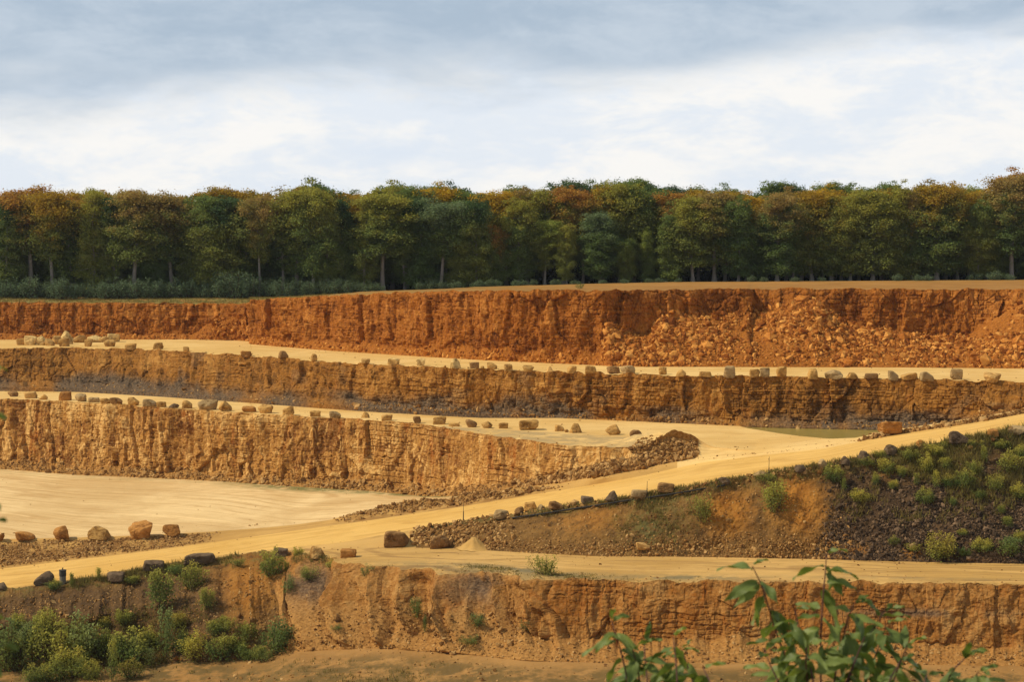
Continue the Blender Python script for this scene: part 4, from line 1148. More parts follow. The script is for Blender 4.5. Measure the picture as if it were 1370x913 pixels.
# the rockslide under the upper face
k1 = tkf(tk1)
clump = lambda px, t, s: sstep(-0.25, 0.15, fbm(px * 0.02, t * 4.5, oct=4, seed=s))
acc = lambda px, t: sstep(k1(px) - 0.05, k1(px) + 0.02, t) * sstep(803, 815, px) * (1 - 0.75 * sstep(0.965, 0.99, t)) * (0.12 + 0.88 * clump(px, t, 311)) * (1 - 0.75 * sstep(1150, 1240, px) * (1 - sstep(0.58, 0.68, t)))
n_ = 21000
P, px, t = scatter_pts('w1', n_, 301, acc)
sz = lsize(n_, 302, 0.165, 0.60, 0.07, 0.75)
P2, px2_, t2_ = scatter_pts('w1', 420, 303, acc)
heap('rubble', M['stone_orange'], [(P, sz, (0.5, 1.0)), (P2, lsize(420, 304, 0.48, 0.40, 0.3, 1.3), (0.6, 1.0))], 'bright orange slide of broken blocks below the upper rock face', 310)
# crumbs at the feet of the other faces
def foot(reg, tk, n, seed, mat, label, med=0.16, extra=None):
    k_ = tkf(tk)
    f = (lambda px, t: sstep(k_(px) - 0.02, k_(px) + 0.06, t)) if extra is None else (lambda px, t: sstep(k_(px) - 0.02, k_(px) + 0.06, t) * extra(px, t))
    P, px, t = scatter_pts(reg, n, seed, f)
    return heap('rubble', mat, [(P, lsize(n, seed + 1, med, 0.5, 0.07, 0.7), (0.5, 0.9))], label, seed + 2)
foot('w1', tk1, 1500, 320, M['stone_orange'], 'dark orange stones fallen along the foot of the upper rock face', 0.20, lambda px, t: 1 - sstep(795, 812, px))
foot('w2', tk2, 1500, 330, M['stone_ochre'], 'loose stones along the foot of the middle rock face', 0.15)
foot('w3', tk3, 5200, 340, M['stone_ochre'], 'brown stones fallen along the foot of the lower rock face', 0.17, lambda px, t: 1 - sstep(915, 935, px))
foot('w4', tk4, 2600, 350, M['stone_ochre'], 'small stones scattered below the near rock face', 0.11, lambda px, t: sstep(380, 420, px))
# spoil heap at the tip of the terrace, kerb of rubble by the road
def pix_scatter(regs, cx, cy, rx, ry, n, seed):
    r = np.random.default_rng(seed)
    out = []
    for _ in range(n):
        a, q = r.uniform(0, 6.283), math.sqrt(r.uniform(0, 1))
        out.append(pick(cx + rx * q * math.cos(a), cy + ry * q * math.sin(a), *regs)[0] + r.normal(0, 0.15, 3) * (1, 1, 0))
    return np.array(out)
Pa = pix_scatter(('b2', 'w3'), 890, 601, 44, 20, 1900, 361)
heap('rubble', M['stone_ochre'], [(Pa, lsize(len(Pa), 362, 0.115, 0.55, 0.05, 0.55), (0.5, 0.9))], 'brown spoil heap at the pointed end of the middle terrace', 363)
P, px, t = scatter_pts('rim', 2600, 365, lambda px, t: np.clip(sstep(440, 480, px) * (1 - sstep(690, 760, px)) + sstep(1140, 1180, px), 0, 1) * np.exp(-((t - 0.4) / 0.25) ** 2) * (0.3 + 0.7 * clump(px, t, 366)))
heap('rubble', M['stone_ochre'], [(P, lsize(2600, 367, 0.17, 0.45, 0.08, 0.6), (0.5, 0.9))], 'low kerb of rubble along the far side of the haul road', 368)
P, px, t = scatter_pts('rim', 6500, 370, lambda px, t: sstep(300, 230, px) * sstep(0.04, 0.2, t) * (1 - sstep(0.8, 0.98, t)) * (0.25 + 0.75 * clump(px, t, 371)))
heap('rubble', M['stone_ochre'], [(P, lsize(6500, 372, 0.085, 0.5, 0.04, 0.36), (0.5, 0.9))], 'stony rubble bank under the orange boulders on the left', 373)
# dark tip on the right, stones along the bank foot
P, px, t = scatter_pts('bank', 9000, 380, lambda px, t: sstep(1092, 1130, px + 18 * (t - 0.5)) * sstep(0.10, 0.3, t) * (0.3 + 0.7 * clump(px, t * 0.6, 381)))
heap('rubble', M['stone_dark'], [(P, lsize(9000, 382, 0.125, 0.42, 0.06, 0.5), (0.5, 0.95))], 'dark grey stony tip covering the right end of the bank', 383)
P, px, t = scatter_pts('bank', 4200, 385, lambda px, t: sstep(600, 640, px) * (1 - sstep(1120, 1160, px)) * np.clip(sstep(0.62, 0.95, t) + 0.10, 0, 1))
heap('rubble', M['stone_ochre'], [(P, lsize(4200, 386, 0.095, 0.45, 0.045, 0.5), (0.5, 0.9))], 'brown stones gathered along the foot of the earth bank', 387)
P, px, t = scatter_pts('bank', 900, 388, lambda px, t: sstep(545, 560, px) * (1 - sstep(640, 700, px)) * (1 - sstep(0.7, 1.0, t)))
heap('rubble', M['stone_ochre'], [(P, lsize(900, 389, 0.20, 0.4, 0.08, 0.5), (0.5, 0.9))], 'brown rubble ridge where the bank begins beside the fork', 390)
P, px, t = scatter_pts('w4', 4200, 391, lambda px, t: sstep(390, 350, px) * sstep(0.05, 0.2, t) * (0.25 + 0.75 * clump(px, t, 392)))
heap('rubble', M['stone_ochre'], [(P[:4200], lsize(4200, 393, 0.10, 0.45, 0.05, 0.45), (0.5, 0.9))], 'brown stones strewn over the overgrown slope on the left', 394)
P, px, t = scatter_pts('bank', 420, 396, lambda px, t: sstep(660, 680, px) * (1 - sstep(0.02, 0.14, t)))
heap('rubble', M['stone_ochre'], [(P, lsize(420, 397, 0.17, 0.5, 0.08, 0.5), (0.5, 0.9))], 'small stones lining the near edge of the ramp', 398)

P, px, t = scatter_pts('pit', 3200, 401, lambda px, t: sstep(0.0, 0.02, t) * (1 - sstep(0.5, 0.8, t)) * (0.15 + 0.85 * clump(px, t * 3, 402)))
heap('rubble', M['stone_ochre'], [(P, lsize(3200, 403, 0.085, 0.55, 0.04, 0.5), (0.5, 0.9))], 'stones lying about on the pit floor in front', 404)
parts = []
for reg, n_, sd_ in (('b1', 350, 411), ('b2', 450, 413), ('f3', 420, 415), ('b4', 600, 417), ('road', 120, 419)):
    P, px, t = scatter_pts(reg, n_, sd_, lambda px, t: 0.12 + sstep(0.85, 1.0, t) * 0.9 + sstep(0.12, 0.0, t) * 0.7)
    parts.append((P, lsize(n_, sd_ + 1, 0.065, 0.55, 0.03, 0.3), (0.5, 0.9)))
heap('rubble', M['stone_ochre'], parts, 'loose stones lying scattered over the terraces and roads', 420)
# little cone of sand at the fork
P, d = pick(634, 733.5, 'b4', 'bank')
th = np.linspace(0, 2 * math.pi, 40, endpoint=False)
vs = [np.array([[0, 0, 1.35]])]; fs = []
for k, (rr, zz) in enumerate(((0.35, 1.22), (0.8, 0.86), (1.3, 0.45), (1.8, 0.12), (2.3, -0.12))):
    rn = rr * (1 + 0.18 * vnoise(np.cos(th) * 2.2 + 5, np.sin(th) * 2.2 + k * 0.35, seed=41))
    vs.append(np.stack([rn * np.cos(th), rn * np.sin(th) * 0.9, zz + 0.05 * vnoise(th * 3, th * 0 + k, seed=42)], -1))
vv = np.concatenate(vs)
tri = np.array([[0, 1 + j, 1 + (j + 1) % 40] for j in range(40)])
qd = np.array([[1 + k * 40 + j, 1 + (k + 1) * 40 + j, 1 + (k + 1) * 40 + (j + 1) % 40, 1 + k * 40 + (j + 1) % 40] for k in range(4) for j in range(40)])
o = mesh_obj('sand_heap', vv, [tri, qd], M['bench'], smooth=True)
o.location = P
tag(o, 'small cone of pale sand at the bank foot beside the brown lumpy boulder', 'sand heap')
# ------------------------------------------------------------------ foliage helpers
def leaf_quads(C, size, nrm, r, aspect=1.5):
    """leaf-sized quads at centres C, roughly facing nrm"""
    n = len(C)
    nn = nrm + r.normal(0, 0.55, (n, 3)); nn /= np.linalg.norm(nn, axis=1)[:, None] + 1e-9
    a = np.cross(nn, r.normal(0, 1, (n, 3))); a /= np.linalg.norm(a, axis=1)[:, None] + 1e-9
    b = np.cross(nn, a)
    s = size[:, None] if np.ndim(size) else size
    a = a * s * 0.5 * aspect; b = b * s * 0.5
    k = r.uniform(0.3, 0.75, (n, 1))
    Vq = np.stack([C - a, C - a * (1 - 2 * k) * 0.2 + b, C + a, C - a * (1 - 2 * k) * 0.2 - b], 1).reshape(-1, 3)
    Fq = np.arange(4 * n).reshape(-1, 4)
    return Vq, Fq

def tube(path, radii, sides=6):
    path = np.asarray(path, float); n = len(path)
    tg = np.gradient(path, axis=0); tg /= np.linalg.norm(tg, axis=1)[:, None] + 1e-9
    ref = np.array([0.31, 0.95, 0.05]) if abs(tg[0, 2]) > 0.6 else np.array([0, 0, 1.0])
    a = np.cross(tg, ref); a /= np.linalg.norm(a, axis=1)[:, None] + 1e-9
    b = np.cross(tg, a)
    th = np.linspace(0, 2 * math.pi, sides, endpoint=False)
    ring = path[:, None] + (a[:, None] * np.cos(th)[None, :, None] + b[:, None] * np.sin(th)[None, :, None]) * np.asarray(radii)[:, None, None]
    v = ring.reshape(-1, 3)
    i = np.arange(n - 1)[:, None] * sides; j = np.arange(sides)[None]; j2 = (j + 1) % sides
    f = np.stack([i + j, i + j2, i + sides + j2, i + sides + j], -1).reshape(-1, 4)
    return v, f

def join(parts):
    vs, fs, off = [], [], 0
    for v, f in parts:
        vs.append(v); fs.append(np.asarray(f) + off); off += len(v)
    return np.concatenate(vs), np.concatenate(fs)

def make_tree_meshes(seed, H, base, width, style, dens=1.0):
    """woodland tree: trunk with limbs, crown of layered sprays. base = share of the height that is bare trunk"""
    r = np.random.default_rng(seed)
    lean = r.normal(0, 0.02, 2)
    zs = np.linspace(0, H * 0.93, 14)
    bend = np.stack([lean[0] * zs + 0.25 * np.sin(zs * 0.25 + r.uniform(0, 6)), lean[1] * zs + 0.25 * np.sin(zs * 0.2 + r.uniform(0, 6)), zs], -1)
    rad = 0.34 * (H / 22) * (1 - zs / (H * 0.93)) ** 0.8 + 0.03
    rad[0] *= 1.35
    parts = [tube(bend, rad, 7)]
    pads = []
    nb = int(58 * dens) if style != 'bare' else 34
    for i in range(nb):
        f = (i + r.uniform(0, 1)) / nb
        zf = base + (1 - base) * f ** 0.85
        z = zf * H
        u = (zf - base) / (1 - base)
        if style == 'round': prof = math.sqrt(max(0.05, 1 - (1.45 * u - 0.62) ** 2)) if u < 0.97 else 0.35
        elif style == 'cone': prof = 1.05 - 0.70 * u ** 1.3
        elif style == 'vase': prof = 0.40 + 0.72 * math.sin(min(1, u * 1.05) * math.pi * 0.62) * (1 if u < 0.8 else (1 - (u - 0.8) * 2.4))
        else: prof = 0.55 + 0.5 * math.sin(u * 3.0)
        L = max(0.6, width * prof * r.uniform(0.45, 1.12))
        az = i * 2.4 + r.uniform(-0.6, 0.6)
        p0 = np.array([np.interp(z * 0.93, zs, bend[:, 0]), np.interp(z * 0.93, zs, bend[:, 1]), z * 0.93])
        up = r.uniform(0.15, 0.8) if style in ('vase', 'round') else r.uniform(-0.25, 0.3)
        dr = np.array([math.cos(az), math.sin(az), up])
        tt = np.linspace(0, 1, 5)[:, None]
        droop = -0.20 * L * tt ** 2 * np.array([0, 0, 1.0])
        path = p0 + dr * L * tt + droop + r.normal(0, 0.12, (5, 3)) * tt
        parts.append(tube(path, np.linspace(0.09, 0.022, 5) * (H / 22), 4))
        for q in (0.35, 0.6, 0.82, 1.0):
            if L < 1.3 and q < 0.7: continue
            c = path[0] * (1 - q) + path[-1] * q + r.normal(0, 0.40, 3)
            pads.append((c, (0.70 + 0.15 * L) * r.uniform(0.6, 1.3), q))
    top = bend[-1]
    for i in range(7): pads.append((top + r.normal(0, 0.9, 3) * [1.3, 1.3, 0.8] + [0, 0, -0.25], r.uniform(0.6, 1.1), 1.0))
    C, Nn, Hh = [], [], []
    for c, rad_, q in pads:
        n = int((100 if style != 'bare' else 10) * rad_ ** 1.5 * r.uniform(0.5, 1.4) * dens)
        if n < 1: continue
        d = r.normal(0, 1, (n, 3))
        pt = c + d * rad_ * np.array([0.62, 0.62, 0.34])
        pt[:, 2] -= 0.12 * ((pt[:, 0] - c[0]) ** 2 + (pt[:, 1] - c[1]) ** 2)
        C.append(pt); Nn.append(d * 0.35 + [0, 0, 0.6])
    C = np.concatenate(C); Nn = np.concatenate(Nn)
    size = r.uniform(0.15, 0.31, len(C))
    lv, lf_ = leaf_quads(C, size, Nn, r, 1.4)
    hh = np.clip((C[:, 2] / H - 0.35) / 0.6, 0, 1)
    lfa = np.stack([r.uniform(0, 1, len(C)), hh, r.uniform(0, 1, len(C))], -1)
    return join(parts), (lv, lf_, np.repeat(lfa, 4, axis=0))

def mesh_only(name, v, f, mat, attrs=None, smooth=False):
    o = mesh_obj(name, v, f, mat, smooth=smooth, attrs=attrs)
    me = o.data
    bpy.data.objects.remove(o)
    return me

TREE_KINDS = []
for k, (H, base, width, style, dens) in enumerate((
        (22, 0.34, 4.0, 'round', 1.05), (23, 0.42, 3.8, 'vase', 0.95), (21, 0.18, 4.2, 'round', 1.1), (24, 0.12, 3.8, 'cone', 1.0), (22, 0.05, 4.3, 'round', 1.2), (20, 0.04, 3.8, 'cone', 1.15),
        (23, 0.24, 4.4, 'vase', 1.0), (21, 0.08, 4.2, 'round', 1.15), (24, 0.14, 3.8, 'cone', 0.9), (23, 0.34, 4.2, 'bare', 1.0), (22, 0.38, 4.2, 'vase', 1.0), (18, 0.05, 4.4, 'round', 1.2))):
    (tv, tf), (lv, lf_, la) = make_tree_meshes(500 + k, H, base, width, style, dens)
    TREE_KINDS.append((H, style, mesh_only('trunk', tv, tf, M['bark'], smooth=True), mesh_only('crown', lv, lf_, M['crown'], {'lf': la})))

def place_tree(kind, x, y, z, height, col, label, group, seed, wide=1.0):
    r = np.random.default_rng(seed)
    H, style, tm, cm = TREE_KINDS[kind]
    root = empty('tree', (x, y, z - 0.1), r.uniform(0, 6.28))
    s = height / H
    root.scale = (s * wide, s * wide, s)
    for nm, me in (('trunk', tm), ('crown', cm)):
        c = bpy.data.objects.new(nm, me)
        COL.objects.link(c); c.parent = root
        c.color = (*col, 1)
    tag(root, label, 'tree', group)
    return root

GOLD = (0.42, 0.265, 0.034); OLIVE = (0.34, 0.31, 0.055); RUST = (0.45, 0.225, 0.045); AMBER = (0.55, 0.340, 0.030); GREEN = (0.175, 0.225, 0.060); DEEP = (0.085, 0.135, 0.052); BRONZE = (0.36, 0.245, 0.075); LIME = (0.30, 0.34, 0.07); SAGE = (0.18, 0.235, 0.11)
HUE = {GOLD: 'golden', OLIVE: 'olive', RUST: 'rust-topped', AMBER: 'yellow-gold', GREEN: 'mid-green', DEEP: 'dark green', BRONZE: 'bronze', LIME: 'light green', SAGE: 'grey-green'}
FORM = {0: 'round-crowned', 1: 'high-crowned', 2: 'broad', 3: 'tiered', 4: 'full-skirted', 5: 'low-branched', 6: 'spreading', 7: 'dense', 8: 'narrow tiered', 9: 'half-bare', 10: 'tall bare-stemmed', 11: 'short bushy'}
# front rank of the wood: pixel x of the trunk, pixel y of the top, kind, colour, widening
FRONT = [(-46, 252, 2, OLIVE, 1), (-14, 256, 7, GREEN, 1), (8, 262, 3, DEEP, 1), (38, 251, 1, RUST, 1.45), (66, 254, 10, GOLD, 1.20), (92, 262, 8, DEEP, 1), (122, 250, 3, OLIVE, 1.0), (150, 258, 8, DEEP, 1), (180, 251, 0, BRONZE, 1.35),
         (205, 266, 5, DEEP, 1), (227, 260, 10, BRONZE, 1.40), (252, 268, 5, DEEP, 1), (278, 256, 4, GREEN, 1), (304, 258, 2, DEEP, 1.35), (326, 262, 8, OLIVE, 1), (346, 262, 1, BRONZE, 0.9), (377, 246, 9, BRONZE, 1.1), (397, 250, 6, OLIVE, 1.35),
         (418, 246, 2, OLIVE, 1.0), (440, 254, 3, OLIVE, 1), (462, 262, 5, DEEP, 1), (486, 262, 3, OLIVE, 1.0), (513, 256, 0, OLIVE, 1.50), (540, 268, 8, DEEP, 1), (562, 262, 5, DEEP, 1), (590, 268, 10, SAGE, 1.40), (614, 276, 5, DEEP, 0.9), (636, 262, 7, DEEP, 1),
         (664, 300, 11, RUST, 0.85), (694, 262, 4, OLIVE, 1.0), (730, 292, 6, LIME, 1.20), (758, 297, 4, OLIVE, 0.8), (802, 280, 4, SAGE, 1.30), (838, 318, 11, GREEN, 0.9), (866, 306, 5, LIME, 0.9), (892, 284, 5, GREEN, 1.0), (926, 258, 2, OLIVE, 1.30), (955, 252, 2, BRONZE, 1.50),
         (988, 262, 7, GREEN, 1), (1014, 300, 11, GREEN, 0.9), (1042, 256, 4, BRONZE, 1.30), (1062, 270, 3, OLIVE, 1.0), (1086, 252, 3, GOLD, 1.40), (1112, 254, 4, GOLD, 1.30), (1138, 256, 7, OLIVE, 1), (1168, 250, 4, OLIVE, 1.35), (1200, 246, 5, OLIVE, 1.0),
         (1222, 252, 3, BRONZE, 0.9), (1255, 240, 4, GOLD, 1.45), (1284, 250, 3, GOLD, 1.0), (1310, 268, 7, GREEN, 1), (1336, 300, 11, LIME, 1.0), (1356, 232, 6, BRONZE, 1.40), (1388, 244, 4, OLIVE, 1), (1420, 250, 2, GREEN, 1)]
tl_y = lambda x: np.interp(x, CX, project(tree_line)[1])
def ground_z(px, y):
    """height of the wood floor at a distance"""
    c = np.argmin(np.abs(CX - px)); z0 = tree_line[c, 2]; t = (y - 405) / (640 - 405)
    return z0 * (1 - max(t, 0)) + (CAMZ - 10) * max(t, 0)
rank = 0
inframe = [f for f in FRONT if 0 <= f[0] <= 1370]
for i, (px, ty, kd, col, wd) in enumerate(FRONT):
    r = np.random.default_rng(8000 + i)
    y = 409 + r.uniform(0, 5)
    z = ground_z(px, y)
    top = at_depth(px, ty, y)
    if 0 <= px <= 1370:
        rank += 1
        lab = f"{HUE[col]} {FORM[kd]} tree, {ordinal(rank)} from the left along the wood's front"
    else:
        lab = f"{HUE[col]} {FORM[kd]} tree at the wood's front just past the {'left' if px < 0 else 'right'} border" + (', outermost' if px in (-46, 1420) else '')
    place_tree(kd, top[0], y, z, top[2] - z, col, lab, 'trees along the front of the wood', 8100 + i, wd * 1.0)
# second rank: their tops show over and between the front trees
SECOND = [(-30, 250, OLIVE), (14, 258, GOLD), (52, 250, RUST), (84, 256, RUST), (104, 252, GOLD), (136, 250, GOLD), (165, 256, OLIVE), (196, 254, BRONZE), (216, 260, RUST), (242, 258, GOLD), (268, 262, GOLD), (290, 250, GOLD), (312, 249, GOLD), (336, 252, GOLD), (356, 256, GOLD),
          (388, 254, RUST), (408, 244, OLIVE), (432, 243, GREEN), (452, 252, GOLD), (474, 258, GOLD), (500, 252, GOLD), (524, 246, OLIVE), (546, 248, GREEN), (572, 250, AMBER), (598, 246, AMBER), (622, 248, GREEN), (648, 252, AMBER), (676, 256, AMBER), (706, 246, BRONZE), (728, 250, OLIVE), (756, 244, RUST),
          (780, 250, RUST), (806, 246, GOLD), (830, 242, OLIVE), (850, 248, GREEN), (880, 248, GREEN), (906, 252, RUST), (936, 250, GOLD), (972, 252, GOLD), (1000, 258, AMBER), (1026, 256, GREEN), (1052, 252, BRONZE), (1074, 252, GOLD), (1100, 248, AMBER), (1126, 250, GOLD), (1150, 250, OLIVE),
          (1182, 246, GOLD), (1208, 250, OLIVE), (1236, 240, BRONZE), (1268, 244, GOLD), (1296, 250, GOLD), (1322, 252, AMBER), (1346, 246, OLIVE), (1372, 240, BRONZE), (1404, 248, GOLD)]
rank = 0
for i, (px, ty, col) in enumerate(SECOND):
    r = np.random.default_rng(8300 + i)
    y = 417 + r.uniform(0, 6)
    z = ground_z(px, y); ty += r.uniform(-3, 3)
    top = at_depth(px, ty, y)
    if 0 <= px <= 1370:
        rank += 1
        lab = f"{HUE[col]} treetop behind the front trees, {ordinal(rank)} from left in second rank"
    else: lab = f"{HUE[col]} treetop in the second rank just past the {'left' if px < 0 else 'right'} border" + (', outermost' if px == 1404 else '')
    place_tree(int(r.choice([0, 2, 4, 6, 7, 3, 11])), top[0], y, z, top[2] - z, col, lab, 'trees in the second rank of the wood', 8400 + i, r.uniform(1.0, 1.25))
# third rank: a few taller heads above the rest
THIRD = [(24, 256, GREEN), (128, 248, OLIVE), (240, 258, GREEN), (372, 240, BRONZE), (424, 240, DEEP), (470, 256, GREEN), (530, 241, GREEN), (560, 250, DEEP), (584, 242, GREEN), (610, 244, DEEP), (640, 256, OLIVE), (690, 244, GREEN), (757, 238, DEEP), (800, 242, GREEN), (822, 240, DEEP), (848, 236, GREEN), (868, 243, DEEP), (900, 246, DEEP),
         (932, 246, GREEN), (974, 246, GREEN), (1040, 240, GREEN), (1052, 243, DEEP), (1118, 241, GREEN), (1132, 246, GREEN), (1190, 239, GREEN), (1216, 250, DEEP), (1246, 233, BRONZE), (1310, 246, LIME), (1358, 226, RUST), (72, 260, DEEP), (200, 262, DEEP), (300, 254, GREEN), (340, 252, GREEN), (1000, 254, DEEP), (1080, 250, OLIVE), (1160, 248, GREEN), (1280, 246, OLIVE)]
order = sorted(range(len(THIRD)), key=lambda i: THIRD[i][0])
for rank, i in enumerate(order, 1):
    px, ty, col = THIRD[i]
    r = np.random.default_rng(8600 + i)
    y = 426 + r.uniform(0, 8)
    z = ground_z(px, y)
    top = at_depth(px, ty, y)
    place_tree(int(r.choice([2, 6, 7, 4, 0])) if col != BRONZE else 9, top[0], y, z, top[2] - z, col, f"{HUE[col]} head at the back of the wood, {ordinal(rank)} from left in third rank", 'trees at the back of the wood', 8700 + i, r.uniform(0.95, 1.15))
# the depth of the wood behind: one mass of foliage
r = np.random.default_rng(8800)
n = 75000
y = r.uniform(424, 475, n); px = r.uniform(-120, 1490, n)
x = (px - W0 / 2) / F0 * y
gz = np.interp(px, CX, tree_line[:, 2])
topz = CAMZ + (340 - (262 + 8 * fbm(px * 0.012, px * 0, oct=4, seed=61))) / F0 * 430 - (y > 455) * 1.0
u = r.uniform(0, 1, n) ** 1.2
z = gz - 0.5 + (topz - gz) * u + 1.4 * fbm(px * 0.05, y * 0.2, u * 6, oct=3, seed=62)
C = np.stack([x, y, z], -1)
lv, lf_ = leaf_quads(C, r.uniform(0.9, 1.7, n), np.tile([0, -0.3, 0.8], (n, 1)), r, 1.3)
la = np.repeat(np.stack([r.uniform(0, 1, n), u, u], -1), 4, axis=0)
o = mesh_obj('forest', lv, lf_, M['wood_leaves'], attrs={'lf': la})
tag(o, 'dark depth of the wood behind the front trees', 'forest', kind='stuff')

# ------------------------------------------------------------------ bushes
def make_bush_mesh(seed, n, style):
    """bush of unit height and unit width; leaves on many upright twigs"""
    r = np.random.default_rng(seed)
    parts, C, Nn = [], [], []
    nst = {'willow': 16, 'birch': 12, 'round': 14, 'tall': 5, 'fan': 11}[style]
    for i in range(nst):
        az = r.uniform(0, 6.283); q = math.sqrt(r.uniform(0, 1))
        if style == 'tall': out = 0.16 * q; h = r.uniform(0.7, 1.0)
        elif style == 'fan': out = 0.62 * q; h = r.uniform(0.6, 1.0) * (1 - 0.25 * q)
        elif style == 'round': out = 0.46 * q; h = r.uniform(0.65, 1.0) * math.sqrt(max(0.1, 1 - 0.75 * q * q))
        else: out = 0.46 * q; h = r.uniform(0.65, 1.0) * (1 - 0.35 * q * q)
        tip = np.array([math.cos(az) * out, math.sin(az) * out, h])
        b0 = np.array([math.cos(az) * out * 0.3, math.sin(az) * out * 0.3, -0.02])
        t = np.linspace(0, 1, 5)[:, None]
        path = b0 * (1 - t) + tip * t + np.array([math.cos(az), math.sin(az), 0]) * (0.05 * np.sin(t * 3)) + r.normal(0, 0.012, (5, 3))
        parts.append(tube(path, np.linspace(0.012, 0.004, 5), 4))
        m_ = n // nst
        tt = r.uniform(0.10, 1.03, m_) ** 0.8
        c = np.stack([np.interp(tt, t[:, 0], path[:, k]) for k in range(3)], -1)
        sp = (0.11 if style != 'tall' else 0.10) * (1.25 - 0.75 * tt)[:, None]
        C.append(c + r.normal(0, 1, (m_, 3)) * sp * np.array([1.15, 1.15, 0.8])); Nn.append(r.normal(0, 0.6, (m_, 3)) + [0, 0, 0.5])
    C = np.concatenate(C); Nn = np.concatenate(Nn)
    C[:, 2] = np.maximum(C[:, 2], 0.0)
    lv, lf_ = leaf_quads(C, r.uniform(0.022, 0.048, len(C)), Nn, r, 1.7)
    la = np.repeat(np.stack([r.uniform(0, 1, len(C)), np.clip(C[:, 2], 0, 1), C[:, 2] * 0], -1), 4, axis=0)
    return join(parts), (lv, lf_, la)

BUSH = {}
for k, (st, n, mat, nv) in enumerate((('willow', 1800, 'scrub', 4), ('birch', 1700, 'shrub', 4), ('round', 2400, 'shrub', 4), ('tall', 1000, 'shrub', 3), ('fan', 1200, 'shrub', 3))):
    BUSH[st] = []
    for q in range(nv):
        (bv, bf), (lv, lf_, la) = make_bush_mesh(900 + 20 * k + q, n, st)
        BUSH[st].append((mesh_only('stem', bv, bf, M['twig']), mesh_only('foliage', lv, lf_, M[mat], {'lf': la})))

def bush(P, d, w_, h_, style, col, label, cat, group, seed, name='bush'):
    r = np.random.default_rng(seed)
    root = empty(name, tuple(P), r.uniform(0, 6.28))
    s = d / F0
    root.scale = (w_ * s / 0.95, w_ * s / 0.95, h_ * s * 1.02)
    tm, lm = BUSH[style][int(r.integers(0, len(BUSH[style])))]
    for nm, me in (('stem', tm), ('foliage', lm)):
        c = bpy.data.objects.new(nm, me); COL.objects.link(c); c.parent = root; c.color = (*col, 1)
    tag(root, label, cat, group)
    return root

# thicket along the foot of the wood: left part tall, then low sprouts
WF = [(-30, 372, 36), (2, 373, 30), (22, 370, 26), (42, 368, 34), (66, 374, 24), (84, 370, 28), (101, 378, 18), (118, 374, 22), (140, 371, 28), (160, 369, 28), (178, 368, 30), (200, 371, 26), (214, 373, 24), (232, 370, 28), (254, 372, 24), (274, 376, 22),
      (296, 362, 30), (316, 361, 34), (336, 364, 32), (360, 372, 26), (378, 370, 26), (398, 372, 24), (414, 374, 24), (434, 372, 26), (450, 372, 24), (470, 374, 24), (492, 375, 22), (506, 378, 16), (562, 376, 14), (578, 372, 18), (592, 374, 14), (610, 374, 18), (640, 374, 18),
      (660, 373, 22), (690, 374, 14), (700, 373, 12), (714, 373, 10), (744, 373, 14), (770, 374, 12), (806, 374, 12), (836, 373, 12), (868, 372, 10), (882, 372, 14), (908, 372, 10), (1005, 368, 12), (1022, 370, 10), (1064, 370, 12), (1100, 369, 10), (1200, 366, 14), (1228, 367, 12), (1240, 366, 14), (1304, 364, 18), (1330, 362, 22), (1350, 366, 14)]
for i, (px, ty, w_) in enumerate(WF):
    r = np.random.default_rng(9000 + i)
    y = 401.5 + r.uniform(-1.5, 3.5)
    c = np.argmin(np.abs(CX - px)); z = tree_line[c, 2] - 0.15
    top = at_depth(px, ty, y)
    b_y = project(np.array([[top[0], y, z]]))[1][0]
    hgt = max(6.0, b_y - ty)
    where = 'left thicket' if px < 520 else 'low growth'
    lab = f"{'big ' if w_ >= 30 else ('small ' if w_ < 15 else '')}blue-green {'bushy ' if i % 2 else ''}shrub at the wood's foot, {ordinal(i)} from the left" if i else 'blue-green shrub at the wood foot past the left border'
    bush((top[0], y, z), y, w_ * 1.15, hgt, 'willow', GREEN, lab, 'bush', 'shrubs along the foot of the wood', 9100 + i)
P, d = pick(776, 387, 'field')
bush(P, d, 10, 9, 'fan', GREEN, 'lone little shrub at the field edge above the upper rock face', 'bush', None, 9190)

